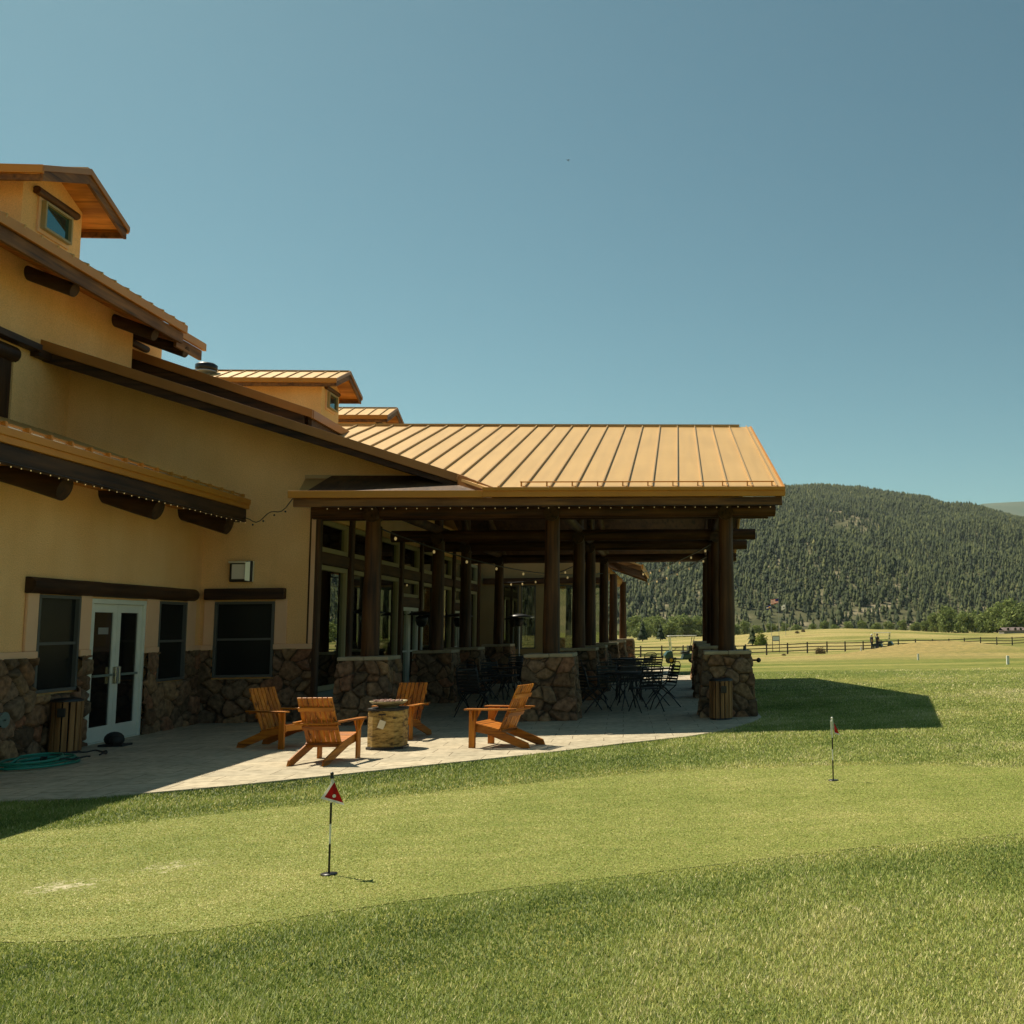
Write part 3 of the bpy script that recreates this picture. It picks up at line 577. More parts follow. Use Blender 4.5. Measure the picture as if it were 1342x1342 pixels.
for k, (px, Y, s) in enumerate([(1232,540,1.08),(1246,520,1.20),(1259,530,1.12),(1272,510,1.08),(1286,540,1.04),(1299,490,1.08),(1312,480,1.24),(1325,470,1.36),(1339,460,1.40),(1354,470,1.36),(1372,480,1.28)]): broad(px, Y, s, FAR_R, k % 3)

def conifer_obj(px, Y, H, lab, grp=None, seed=1, wide=1.0):
    X = (px-890)/1342*Y; rs = np.random.default_rng(seed); z = flat_z(X, Y)
    V, F, tn = conifer_arrays(np.zeros(1), np.zeros(1), np.zeros(1), np.array([H]), rs, 12, 4)
    V[:, :2] *= wide; r = empty('spruce_tree', (X, Y, z-.1), 0, lab, 'tree', grp)
    part('crown', numpy_mesh('crown', V, F, 'conifer', {'tone': tn*.5}), None, r)
    g = G(); g.cyl((0,0,-.2), (0,0,H*.5), H*.02+.05, .04, 8); part('trunk', g, 'bark', r)
conifer_obj(985, 190, 3.6, 'small dark spruce beside the bright green bush beyond the fence', seed=3, wide=1.6)
conifer_obj(843, 300, 6.2, 'dark little spruce beyond the fence, left of the golf cart', 'young spruces past the fence', seed=4, wide=1.3)
conifer_obj(866, 310, 5.6, 'dark little spruce beyond the fence, just left of the cart windshield', 'young spruces past the fence', seed=5, wide=1.2)
conifer_obj(1091, 690, 19, 'tall lone dark spruce at the mountain foot behind the tan knoll', seed=6, wide=.7)
conifer_obj(1287, 520, 12, 'dark spruce wedged between the pale trees at the right', seed=8, wide=.8)
# bushes beyond the fence
def bush(px, Y, H, W, mat, lab, name='leafy_bush'):
    X = (px-890)/1342*Y; rs = np.random.default_rng(int(px)); n = 700
    d = rs.normal(size=(n, 3)); d /= np.linalg.norm(d, axis=1)[:, None]; d[:, 2] = abs(d[:, 2])
    bumps = 1+.18*np.sin(d[:, 0]*5+px)*np.sin(d[:, 1]*6)
    P = d*rs.uniform(.55, 1.05, (n, 1))*bumps[:, None]*np.array([W/2, W/2, H]); u = rs.normal(size=(n, 3)); u /= np.linalg.norm(u, axis=1)[:, None]
    w = np.cross(u, d); w /= np.maximum(np.linalg.norm(w, axis=1), .01)[:, None]; s = H*.085
    V = np.stack([P-u*s, P+w*s*.6, P+u*s, P-w*s*.6], 1).reshape(-1, 3)
    r = empty(name, (X, Y, flat_z(X, Y)), 0, lab, 'bush')
    part('foliage', numpy_mesh('foliage', V, np.arange(4*n).reshape(-1, 4), mat, {'tone': np.repeat(rs.random(n), 4)}), None, r)
    g = G()
    for k in range(5): g.cyl((0,0,-.1), (math.cos(k*1.3)*W*.25, math.sin(k*1.3)*W*.25, H*.6), .05, .02, 5)
    part('stem', g, 'bark', r)
M['brightleaf'] = leaf_mat('bright_green_leaves', [(0, (.13,.17,.03)), (1, (.27,.29,.06))])
M['tanleaf'] = leaf_mat('dry_shrub_twigs', [(0, (.05,.04,.02)), (1, (.17,.12,.06))])
bush(996.5, 185, 2.3, 2.4, 'brightleaf', 'bright yellow green bush beside the small dark spruce')
bush(1074, 118, .75, 1.5, 'tanleaf', 'low brown shrub growing at the fence rails', 'dry_shrub')
bush(1026, 116, .25, .6, 'tanleaf', 'tiny dark shrub at a fence post foot left of the brown shrub', 'dry_shrub')
for px, Y, lab in ((1044, 235, 'left dark sagebrush clump on the tan knoll'), (1052, 240, 'right dark sagebrush clump on the tan knoll')): bush(px, Y, .6, 1.1, 'tanleaf', lab, 'sagebrush')

# ------------------------------------------------------------------ rail fence
def fence():
    posts = [(x, 119-.02*(x-976)) for x in ()]
    px = [813,840.5,867.5,895,922,949,976,1003.5,1031,1057,1083,1107,1131,1155,1178,1201,1224,1246,1267,1289,1311,1332,1352,1372]
    r0 = None; pts = []
    for x in px:
        sp = 27.3 if x <= 1031 else 27.3-(x-1031)*.0205
        Y = 2.44*1342/sp; X = (x-890)/1342*Y; pts.append((X, Y, flat_z(X, Y)))
    root = empty('rail_fence', (pts[0][0], pts[0][1], pts[0][2]), 0, 'dark three-rail wooden fence crossing the meadow below the mountain', 'fence')
    for p in pts:
        g = G(); g.cyl((p[0], p[1], p[2]-.2), (p[0], p[1], p[2]+1.32), .095, .085, 8, 1, .05); part('post', g, 'fence', root, world=True)
    for zr in (.35, .75, 1.14):
        g = G()
        for a, b in zip(pts[:-1], pts[1:]): g.bar((a[0], a[1]-.1, a[2]+zr), (b[0], b[1]-.1, b[2]+zr), .05, .11)
        part('rail', g, 'fence', root, world=True)
fence()
# white markers on the fairway
for px, Y, lab in ((1204, 62, 'white stake marker in front of the tan mound'), (1325, 44, 'white stake marker nearest the right edge of the lawn'), (1128, 91, 'small white stake marker left of the tan mound')):
    X = (px-890)/1342*Y; z = flat_z(X, Y); g = G(); g.box(-.055, .055, -.05, .05, -.1, .36); g.box(-.045, .045, -.04, .04, .36, .38)
    o = solo('yardage_stake', g, 'white', lab, 'marker', 'white stakes on the lawn'); o.location = (X, Y, z)
# small sign board beyond the fence
Y = 135; X = (1016-890)/1342*Y; z = flat_z(X, Y)
r = empty('notice_board', (X, Y, z), 0, 'small white notice board in a dark frame beyond the fence', 'sign')
g = G(); g.box(-.42,.42,-.02,.02,1.55,2.1); part('panel', g, 'white', r)
g = G(); g.box(-.48,.48,-.04,.04,2.1,2.18); g.box(-.48,.48,-.04,.04,1.47,1.55); g.box(-.48,-.42,-.04,.04,1.55,2.1); g.box(.42,.48,-.04,.04,1.55,2.1); part('frame', g, 'fence', r)
for s in (-1, 1): g = G(); g.box(s*.45-.04, s*.45+.04, .045, .12, -.2, 2.1); part('post', g, 'fence', r)

# flags far off
def flagpole(px, py, Y, wid, ht, kind, lab):
    X = (px-890)/1342*Y; ztop = 1.6-(py-822-.0148*(890-px))*Y/1342+ht*.6; z0 = flat_z(X, Y)
    r = empty('flagpole', (X, Y, z0), 0, lab, 'flag', 'flags flying in front of the mountain')
    g = G(); g.cyl((0,0,-.2), (0,0,ztop-z0+.15), .045, .03, 8); g.ball((0,0,ztop-z0+.2), .08); part('pole', g, 'grey', r)
    n = 9; bands = {'stripes': ['peach','wcloth']*3+['peach'], 'state': ['blue','wcloth','blue'], 'pale': ['wcloth']}[kind]; nb = len(bands)
    side = -1
    def P(u, v): return (side*u*wid, .12*math.sin(u*7+v), ztop-z0-v*ht-.25*ht*u+.06*ht*math.sin(u*6))
    parts = {}
    for b, c in enumerate(bands):
        g = parts.setdefault(c, G())
        for k in range(n):
            u0, u1 = k/n, (k+1)/n; v0, v1 = b/nb, (b+1)/nb
            q = [P(u0, v0), P(u1, v0), P(u1, v1), P(u0, v1)]; g.prism(q, (0, .01, 0))
    cl = None
    for c, g in parts.items():
        o = part('flag_cloth' if cl is None else 'flag_stripes', g, c, r if cl is None else cl)
        if cl is None: cl = o
    if kind == 'stripes':
        g = G(); g.prism([P(0, 0), P(.42, 0), P(.42, .54), P(0, .54)], (0, -.05, 0)); part('canton', g, 'blue', cl)
    if kind == 'state':
        g = G(); g.cyl((side*wid*.38, -.16, ztop-z0-ht*.62), (side*wid*.38, .2, ztop-z0-ht*.62), ht*.24, None, 14); part('emblem', g, 'gold', cl)
        g = G(); g.cyl((side*wid*.38, -.17, ztop-z0-ht*.62), (side*wid*.38, .21, ztop-z0-ht*.62), ht*.12, None, 14); part('emblem', g, 'peach', cl)
    if kind == 'pale':
        g = G(); g.cyl((side*wid*.4, -.16, ztop-z0-ht*.6), (side*wid*.4, .2, ztop-z0-ht*.6), ht*.15, None, 12); part('emblem', g, 'navy', cl)
flagpole(1020, 788, 230, 1.7, 1.0, 'stripes', 'tallest flagpole with a red and white striped flag')
flagpole(1010, 796, 228, 1.0, .9, 'state', 'left flagpole with a blue and white flag bearing a gold disc')
flagpole(1029, 796, 228, .9, 1.0, 'pale', 'right flagpole with a plain white flag')

# far houses
def house(X, Y, z, w, d, h, lab, ridge=1.6):
    r = empty('farmhouse', (X, Y, z), 0, lab, 'house')
    g = G(); g.box(-w/2, w/2, -d/2, d/2, -1, h); part('wall', g, 'housewall', r)
    g = G(); g.prism([(-w/2-.4,-d/2-.4,h),(-w/2-.4,0,h+ridge),(-w/2-.4,d/2+.4,h),(-w/2-.4,0,h-.15)], (w+.8,0,0)); g.prism([(-w/2-.4,-d/2-.4,h),(-w/2-.4,0,h+ridge),(-w/2-.4,d/2+.4,h)], (w+.8,0,0)); part('roof', g, 'houseroof', r)
    for k in (-.3, .05, .3):
        g = G(); g.box(w*k-.5, w*k+.5, -d/2-.03, -d/2+.02, .9, 2.0); part('window', g, 'doorglass', r)
Y = 420; X = (1332-890)/1342*Y; house(X, Y, 1.6-(829-815.5)*Y/1342, 9, 7, .9, 'low pink-roofed house behind the right end of the fence', 1.3)
Y = 1150; X = (1047-890)/1342*Y; zz = float(zm(np.array(X), np.array(Y))); house(X, Y, 1.6+(819.5-764)*Y/1342-2.5, 11, 8, 2.6, 'tiny pale house among the conifers halfway up the mountain', 2.0)

# ------------------------------------------------------------------ the clubhouse
CL = empty('clubhouse', (-8.7, 13.0, 0), 0, 'tan stucco clubhouse with log beams, fieldstone base and stepped metal roofs', 'building')
def W(name, g, mat, parent=None, bev=0, label=None): return part(name, g, mat, parent or CL, True, bev, label)
def wall_x(g, X, th, y0, y1, z0, z1, holes):
    """wall facing +X at X, with rectangular openings (y0,y1,z0,z1)"""
    ys = sorted({y0, y1, *[h[0] for h in holes], *[h[1] for h in holes]})
    for a, b in zip(ys[:-1], ys[1:]):
        cut = sorted([(h[2], h[3]) for h in holes if h[0] <= a+1e-6 and h[1] >= b-1e-6]); z = z0
        for c, d in cut:
            if c > z: g.box(X-th, X, a, b, z, c)
            z = max(z, d)
        if z < z1: g.box(X-th, X, a, b, z, z1)
def wall_y(g, Y, th, x0, x1, z0, z1, holes):
    xs = sorted({x0, x1, *[h[0] for h in holes], *[h[1] for h in holes]})
    for a, b in zip(xs[:-1], xs[1:]):
        cut = sorted([(h[2], h[3]) for h in holes if h[0] <= a+1e-6 and h[1] >= b-1e-6]); z = z0
        for c, d in cut:
            if c > z: g.box(a, b, Y, Y+th, z, c)
            z = max(z, d)
        if z < z1: g.box(a, b, Y, Y+th, z, z1)
def window(plane, X, a0, a1, z0, z1, frame, glassm, bars=1, fw=.045, inset=.05, parent=None, name='window', world=True):
    """plane 'x': faces +X at X spanning Y a0..a1;  plane 'y': faces -Y at X spanning X a0..a1"""
    def bx(g, u0, u1, v0, v1, d0, d1):
        if plane == 'x': g.box(X-d1, X-d0, u0, u1, v0, v1)
        else: g.box(u0, u1, X+d0, X+d1, v0, v1)
    par = parent or CL
    g = G(); bx(g, a0, a0+fw, z0, z1, inset-.045, inset+.05); bx(g, a1-fw, a1, z0, z1, inset-.045, inset+.05); bx(g, a0+fw, a1-fw, z0, z0+fw, inset-.043, inset+.05); bx(g, a0+fw, a1-fw, z1-fw, z1, inset-.043, inset+.05)
    w = part(name, g, frame, par, world, .003)
    g = G(); bx(g, a0+fw*.9, a1-fw*.9, z0+fw*.9, z1-fw*.9, inset+.012, inset+.022); part('pane', g, glassm, w, world)
    if bars:
        g = G(); zc = (z0+z1)/2; bx(g, a0+fw, a1-fw, zc-.02, zc+.02, inset-.02, inset+.03)
        part('sash_bar', g, frame, w, world)
    return w
XA = -8.7; YB = 19.58
WA = [(14.77,15.75,.83,2.17), (16.04,17.62,0,2.15), (18.03,19.0,.82,2.16)]
# low wing, wall A (stucco above 1.32, stone below)
g = G(); wall_x(g, XA, .25, 5.0, YB+.02, 1.3, 4.1, WA); wall_x(g, XA-.02, .2, 5.0, YB, -.1, 1.3, WA); W('wall', g, 'stucco')
me = stone_mesh('stone_base', [((XA,9.5,0),(XA,YB,0),(XA,YB,1.315),(XA,9.5,1.315))], normal=(1,0,0), step=.022, cell=.30, depth=.085, seed=2, holes=[(h[0]-.01,h[1]+.01,h[2]-.02,h[3],1) for h in WA], off=tuple(CL.location))
part('stone_base', me, None, CL)
for a0, a1, z0, z1 in (WA[0], WA[2]): window('x', XA, a0, a1, z0, z1, 'winframe', 'screen', inset=.0)
# trim strips around the openings
g = G()
for a, b in ((14.52,14.765),(15.755,16.035),(17.625,18.025),(19.005,19.34)): W('trim', G().box(XA+.001, XA+.045, a, b, 1.40, 2.19), 'trim', bev=.012)
for a, b in ((9.5,14.765),(15.755,16.035),(17.625,18.025),(19.005,19.575)): W('trim', G().box(XA+.001, XA+.07, a, b, 1.305, 1.40), 'trim', bev=.012)
g = G(); g.cyl((XA+.03,14.5,2.29),(XA+.03,19.22,2.29), .112, .108, 16, 14, .06, seed=2); W('lintel_log', g, 'dark_y')
# double door
d = G(); 
for a, b in ((16.04,16.10),(17.56,17.62)): d.box(XA-.09, XA+.03, a, b, 0, 2.15)
d.box(XA-.09, XA+.028, 16.10, 17.56, 2.08, 2.15); d.box(XA-.1, XA+.02, 16.10, 17.56, -.01, .015)
door = W('double_door', d, 'alu', bev=.004)
for k, (a, b) in enumerate(((16.105,16.825),(16.835,17.555))):
    g = G(); g.box(XA-.05, XA-.005, a, a+.10, .02, 2.075); g.box(XA-.05, XA-.005, b-.10, b, .02, 2.075); g.box(XA-.05, XA-.005, a+.10, b-.10, 1.95, 2.075); g.box(XA-.05, XA-.005, a+.10, b-.10, .02, .24)
    lf = W('door_leaf', g, 'alu', door, bev=.003)
    o = W('door_pane', (lambda q: (q.box(XA-.035, XA-.025, a+.095, b-.095, .235, 1.955), q)[1])(G()), 'doorglass', door)
    o = W('push_bar', (lambda q: (q.box(XA-.004, XA+.03, a+.11, b-.11, .98, 1.015), q)[1])(G()), 'sage', door)
    hy = b-.05 if k == 0 else a+.05
    g = G(); g.box(XA-.005, XA+.055, hy-.018, hy+.018, .86, 1.12); W('door_handle', g, 'steel', door, bev=.006)
g = G(); g.box(XA-.024, XA-.020, 16.35, 16.62, 1.62, 1.72); W('paper_notice', g, 'grey', door)
# wall B (gable wall facing the viewer) up to roof G
def zG(x, y=0): return 6.79-.333*(x+11.18)
g = G(); hB = (-8.43,-7.38,.81,2.18)
wall_y(g, YB, .25, XA, -6.72, 1.3, 4.05, [hB])
g.prism([(-11.2,YB,4.05),(-6.72,YB,4.05),(-6.72,YB,zG(-6.72)-.22),(-11.2,YB,zG(-11.2)-.22)], (0,.25,0))
g.prism([(-6.72,YB,3.72),(-4.2,YB,3.72),(-4.2,YB,zG(-4.2)-.2),(-6.72,YB,zG(-6.72)-.22)], (0,.25,0))
W('wall', g, 'stucco')
me = stone_mesh('stone_base', [((XA+.03,YB+.02,0),(-6.70,YB+.02,0),(-6.70,YB+.02,1.315),(XA+.03,YB+.02,1.315))], normal=(0,-1,0), step=.022, cell=.30, depth=.085, seed=6, holes=[(hB[0]-.01,hB[1]+.01,hB[2]-.02,hB[3],0)], off=tuple(CL.location)); part('stone_base', me, None, CL)
g = G(); wall_y(g, YB+.03, .2, XA, -6.72, -.1, 1.3, [hB]); W('wall', g, 'stucco')
window('y', YB, hB[0], hB[1], hB[2], hB[3], 'winframe', 'screen', inset=.0)
g = G()
for a, b in ((-8.62,-8.435),(-7.375,-7.16)): W('trim', G().box(a, b, YB-.04, YB-.001, 1.40, 2.22), 'trim', bev=.012)
for a, b in ((-8.695,-8.435),(-7.375,-6.70)): W('trim', G().box(a, b, YB-.075, YB-.001, 1.305, 1.40), 'trim', bev=.012)
W('trim', G().box(-6.78, -6.70, YB-.03, YB-.0011, 1.40, 3.7), 'trim', bev=.012)
g = G(); g.box(-8.60, -7.19, YB-.13, YB-.0012, 2.215, 2.42); W('lintel_beam', g, 'dark_x', bev=.02)
# flood light above the window
r = empty('wall_floodlight', (-7.98, YB, 2.73), 0, 'square metal floodlight on the stucco above the recessed window', 'light')
g = G(); g.box(-.20,.20,-.10,0,-.19,.19); part('housing', g, 'black', r, bev=.015)
g = G(); g.box(-.15,.08,-.115,-.101,-.14,.13); part('lens', g, 'fixture_glass', r)
g = G(); g.prism([(.10,-.16,-.17),(.10,-.16,.17),(.205,-.06,.19),(.205,-.06,-.19)], (.0,.05,0)); g.box(-.2,.10,-.16,-.101,.15,.185); part('visor', g, 'whitemetal', r, bev=.004)

# low shed roof
def zlow(x, y=0): return 3.97+.355*(-7.7-x)
g = G(); g.slab([(-7.7,5.0),(-7.7,19.02),(-11.18,19.5),(-11.18,5.0)], zlow, .05); rf = W('roof', g, 'roof')
g = G(); y = 18.85
while y > 9: g.bar((-7.69,y,zlow(-7.69)+.018), (-11.0,y,zlow(-11.0)+.018), .02, .035); y -= .435
W('seams', g, 'roof_seam', rf)
g = G(); g.box(-7.74,-7.69,5.0,19.04,3.815,3.99); g.box(-7.688,-7.67,5.0,19.04,3.90,3.995); W('fascia', g, 'gutter', rf, .006)
g = G(); g.box(-7.78,-7.72,5.0,18.98,3.58,3.813); g.box(-8.70,-7.785,18.90,18.98,3.58,3.80); W('fascia_board', g, 'dark_y', rf, .004)
g = G(); g.slab([(-7.81,5.0),(-7.81,18.9),(-8.69,18.9),(-8.69,5.0)], lambda x, y: 3.80+.0*(x), .03); W('soffit', g, 'soffit', rf)
g = G(); g.box(-7.77,-7.76,9.0,18.9,4.045,4.07); y = 9.3
while y < 18.9: g.box(-7.80,-7.72,y-.02,y+.02,3.995,4.075); y += .435
rl = W('snow_rail', g, 'gutter', rf)
g = G(); y = 9.35
while y < 16.2: g.box(-7.79,-7.765,y+.02,y+.33,4.01,4.035); y += .435
W('glint_plates', g, 'steel', rl)  # pale plates added in place of the sun glints along the rail
for yy_ in (11.4, 13.85, 16.25, 18.72):
    g = G(); g.cyl((-8.9,yy_,3.84),(-7.9,yy_,3.49), .168, .16, 20, 4, .05, seed=yy_); o = W('log_rafter_tail', g, 'dark_x', rf)
# porch face: upper storey wall at X=-11.2
XU = -11.2
g = G(); wall_x(g, XU, .25, 6.0, 21.4, 5.0, 8.4, [(13.0,17.98,5.0,6.45)]); g.box(XU-.6, XU-.0, 21.4, 21.65, 5.0, 8.4)
wall_x(g, XU-.35, .25, 21.65, 23.3, 5.0, 8.4, [(22.2,22.62,7.1,7.66)])
g.box(XU-.35-3, XU-.35, 23.3, 23.55, 5.0, 8.4); W('wall', g, 'stucco')
window('x', XU-.35, 22.2, 22.62, 7.1, 7.66, 'winframe_g', 'skyglass', bars=0)
g = G(); g.cyl((XU-.3,22.12,7.76),(XU-.3,22.80,7.76), .075, None, 12, 3, .06); W('lintel_log', g, 'dark_y')
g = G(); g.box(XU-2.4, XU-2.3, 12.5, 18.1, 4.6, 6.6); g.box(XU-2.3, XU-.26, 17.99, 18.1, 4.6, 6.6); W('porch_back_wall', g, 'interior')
g = G(); g.box(XU-.28, XU-.02, 17.62, 17.975, 5.0, 6.30); W('porch_post', g, 'dark_z', bev=.02)
g = G(); g.cyl((XU-.05,9.0,6.36),(XU-.05,18.02,6.36), .15, .14, 16, 8, .05); W('porch_log', g, 'dark_y')
g = G(); g.box(XU+.005, XU+.20, 9.0, 18.4, 6.52, 6.64); g.box(XU+.005, XU+.16, 18.38, 18.9, 6.44, 6.58); W('porch_beam', g, 'dark_y', bev=.01)

# roof G: gable end over wall B
g = G(); g.slab([(-11.19,18.72),(-11.19,44),(-10.9,44),(-10.6,25.4),(-3.75,18.72)], zG, .06); rg = W('roof', g, 'roof')
g = G(); g.prism([(-11.22,18.66,zG(-11.22)+.02),(-3.25,18.66,zG(-3.25)+.02),(-3.25,18.66,zG(-3.25)-.13),(-11.22,18.66,zG(-11.22)-.17)], (0,.055,0)); W('fascia', g, 'brownmetal', rg, .005)
g = G(); g.prism([(-11.2,18.72,zG(-11.2)-.14),(-3.45,18.72,zG(-3.45)-.12),(-3.45,18.72,zG(-3.45)-.22),(-11.2,18.72,zG(-11.2)-.36)], (0,.07,0)); W('rake_board', g, 'dark_x', rg, .005)
g = G(); g.slab([(-11.19,18.80),(-11.19,19.57),(-3.8,19.57),(-3.5,18.80)], lambda x, y: zG(x)-.065, .03); W('soffit', g, 'dark_x', rg)
# roof H: raised roof behind, gable end at Y=22.1
def zH(x, y=0): return 7.48-.345*(x+11.2)
g = G(); g.slab([(-18,22.15),(-18,46),(-7.75,46),(-7.75,22.15)], zH, .08); rh = W('roof', g, 'roof')
g = G(); g.prism([(-12.2,22.08,zH(-12.2)+.02),(-7.72,22.08,zH(-7.72)+.02),(-7.72,22.08,zH(-7.72)-.16),(-12.2,22.08,zH(-12.2)-.18)], (0,.06,0)); g.box(-7.77,-7.71,22.142,46,zH(-7.72)-.16,zH(-7.72)+.02); W('fascia', g, 'brownmetal', rh, .005)
g = G(); g.prism([(-12.2,22.141,zH(-12.2)-.14),(-7.9,22.141,zH(-7.9)-.14),(-7.9,22.141,zH(-7.9)-.36),(-12.2,22.141,zH(-12.2)-.42)], (0,.07,0)); g.box(-7.85,-7.775,22.22,46,zH(-7.72)-.34,zH(-7.72)-.1); W('rake_board', g, 'dark_x', rh, .005)
g = G(); g.prism([(-14,22.9,4.5),(-8.5,22.9,4.5),(-8.5,22.9,zH(-8.5)-.1),(-14,22.9,zH(-14)-.1)], (0,.25,0)); g.box(-8.75,-8.5,23.152,46,4.5,zH(-8.5)-.1); W('wall', g, 'stucco')
g = G(); g.cyl((-8.6,22.6,zH(-8.6)-.3),(-8.6,23.3,zH(-8.6)-.3), .12, None, 14, 2); W('log_purlin', g, 'dark_y', rh)

# upper main roof, eave at X=-10.2
def zM(x, y=0): return 7.98+.36*(-10.2-x)
g = G(); g.slab([(-10.2,5.0),(-10.2,21.75),(-22,21.75),(-22,5.0)], zM, .06); rm = W('roof', g, 'roof')
g = G(); g.slab([(-10.35,21.78),(-10.35,22.95),(-22,22.95),(-22,21.78)], lambda x, y: zM(x)-.08, .06); W('roof_return', g, 'roof', rm)
g = G(); y = 21.6
while y > 9: g.bar((-10.17,y,zM(-10.17)+.015), (-14.0,y,zM(-14.0)+.015), .03, .06); y -= .435
W('seams', g, 'roof_seam', rm)
g = G(); g.box(-10.24,-10.18,5.0,21.77,7.83,8.0); g.box(-10.40,-10.33,21.775,22.97,7.78,7.94); W('fascia', g, 'gutter', rm, .006)
g = G(); g.box(-10.30,-10.241,5.0,21.72,7.60,7.828); g.box(-10.46,-10.401,21.78,22.92,7.56,7.78); g.prism([(-10.3,21.72,7.62),(-10.3,21.72,7.93),(-12,21.72,8.5),(-12,21.72,8.2)], (0,.055,0)); W('fascia_board', g, 'fascia_y', rm, .006)
g = G(); g.slab([(-10.31,5.0),(-10.31,21.7),(-11.19,21.7),(-11.19,5.0)], lambda x, y: 7.80+.30*(-10.31-x), .03); g.slab([(-10.47,21.8),(-10.47,22.9),(-11.5,22.9),(-11.5,21.8)], lambda x, y: 7.72+.3*(-10.4-x), .03); W('soffit', g, 'soffit', rm)
for yy_ in (15.4, 18.2, 20.95, 22.25): g = G(); g.cyl((-11.9,yy_,8.12),(-10.42,yy_,7.56), .125, .12, 18, 3, .05, seed=yy_); W('log_rafter_tail', g, 'dark_x', rm)
g = G(); g.box(-17,-16.8,6,46,4,9.8); g.box(-17,-11.6,5.9,6,4,8); W('wall', g, 'stucco')

# gabled dormers (ridge along X, window gable facing +X)
def dormer(Yc, X0=-11.0, w=1.36, win=True, zap=10.30):
    ze = zap-.56; k = (zap-ze)/w; th = .05; Xb = -17.0; Xw = X0-.6; ww = w-.46
    d = W('dormer', (lambda q: (q.prism([(Xw,Yc-ww,6.8),(Xw,Yc+ww,6.8),(Xw,Yc+ww,zap-k*ww-.1),(Xw,Yc,zap-.1),(Xw,Yc-ww,zap-k*ww-.1)], (-4.5,0,0)), q)[1])(G()), 'stucco')
    g = G()
    for s in (-1, 1): g.prism([(X0,Yc,zap),(X0,Yc+s*w,ze),(X0,Yc+s*w,ze-th),(X0,Yc,zap-th)], (Xb-X0,0,0))
    W('dormer_roof', g, 'roof', d)
    g = G(); x = X0-.3
    while x > -16.5:
        for s in (-1, 1): g.bar((x,Yc,zap+.015), (x,Yc+s*w,ze+.015), .022, .04, up=(0,0,1))
        x -= .435
    g.bar((X0,Yc,zap+.02), (Xb,Yc,zap+.02), .12, .03); W('dormer_seams', g, 'roof_seam', d)
    g = G()
    for s in (-1, 1):
        g.box(X0-5.5, X0+.02, *sorted((Yc+s*w, Yc+s*(w+.05))), ze-.13, ze+.02)
    W('dormer_gutter', g, 'gutter', d, .005)
    g = G()
    for s in (-1, 1): g.prism([(X0+.01,Yc,zap+.03),(X0+.01,Yc+s*(w+.05),ze+.01),(X0+.01,Yc+s*(w+.05),ze-.10),(X0+.01,Yc,zap-.09)], (.03,0,0))
    W('dormer_rake_metal', g, 'brownmetal', d, .004)
    g = G()
    for s in (-1, 1):
        g.prism([(X0-.05,Yc,zap-.055),(X0-.05,Yc+s*w,ze-.055),(X0-.05,Yc+s*w,ze-.26),(X0-.05,Yc,zap-.27)], (.055,0,0))
        g.box(X0-5.5, X0-.052, *sorted((Yc+s*(w-.05), Yc+s*(w-.002))), ze-.25, ze-.135)
    W('dormer_rake_board', g, 'fascia_y', d, .005)
    g = G()
    for s in (-1, 1): g.prism([(X0-.055,Yc,zap-.07),(X0-.055,Yc+s*(w-.06),ze-.05),(X0-.055,Yc+s*(w-.06),ze-.08),(X0-.055,Yc,zap-.10)], (-5.4,0,0))
    W('dormer_soffit', g, 'soffit', d)
    if win:
        g = G(); g.box(Xw-.02, Xw+.04, Yc-.48, Yc+.48, zap-1.38, zap-.70); W('dormer_trim', g, 'trim', d, .01)
        window('x', Xw+.05, Yc-.42, Yc+.42, zap-1.31, zap-.78, 'winframe_g', 'skyglass', bars=0, inset=-.03, parent=d, name='dormer_window')
        g = G(); g.cyl((Xw+.06,Yc-.62,zap-.66),(Xw+.06,Yc+.62,zap-.66), .075, None, 12, 3, .06); W('dormer_lintel', g, 'log_y', d)
dormer(19.45); dormer(34.8, w=1.32); dormer(40.6, w=1.3)
# roof vent
g = G(); g.lathe((-15.4,34.3,9.9), [(.26,-.6),(.26,.22),(.30,.22),(.30,.28),(.27,.29)], 18); g2 = G(); g2.lathe((-15.4,34.3,9.9), [(.31,.30),(.33,.34),(.33,.46),(.25,.52),(.02,.53)], 18)
v = W('roof_vent', g, 'grey'); W('vent_cap', g2, 'black', v)

# glazed wall at X=-6.7 under the pavilion
XG = -6.7; PY = [19.66+1.925*k for k in range(9)]
DOORBAY = 3
g = G(); g.box(XG-.3, XG-.001, 19.84, 35.5, 3.76, 4.6); g.box(XG-.2, XG-.001, 19.84, 35.5, -.1, .03); W('wall', g, 'stucco')
for k, y in enumerate(PY): g = G(); g.box(XG-.12, XG+.07, y-.1, y+.1, 0, 3.95); W('log_mullion', g, 'log_z', bev=.03)
for k in range(8):
    a, b = PY[k]+.1, PY[k+1]-.1
    g = G(); g.box(XG-.1, XG+.03, a+.001, b-.001, 2.885, 3.115); W('transom_beam', g, 'log_y', bev=.02)
    window('x', XG, a+.01, b-.01, 3.12, 3.74, 'winframe_g', 'clear', bars=0, fw=.09)
    if k in (DOORBAY, 6):
        window('x', XG, a+.01, b-.01, 2.44, 2.87, 'winframe_g', 'clear', bars=0, fw=.08)
        g = G(); g.box(XG-.1, XG+.02, a+.001, b-.001, 2.2, 2.43); W('transom_beam', g, 'log_y', bev=.02)
        w = window('x', XG, a+.01, (a+b)/2-.005, .02, 2.19, 'alu', 'clear', bars=1, fw=.09, name='patio_door'); w2 = window('x', XG, (a+b)/2+.005, b-.01, .02, 2.19, 'alu', 'clear', bars=1, fw=.09, name='patio_door')
    else:
        window('x', XG, a+.01, b-.01, .50, 2.87, 'winframe_g', 'clear', bars=0, fw=.09)
        g = G(); g.box(XG-.1, XG+.02, a, b, .03, .49); W('bulkhead_panel', g, 'sage', bev=.004)
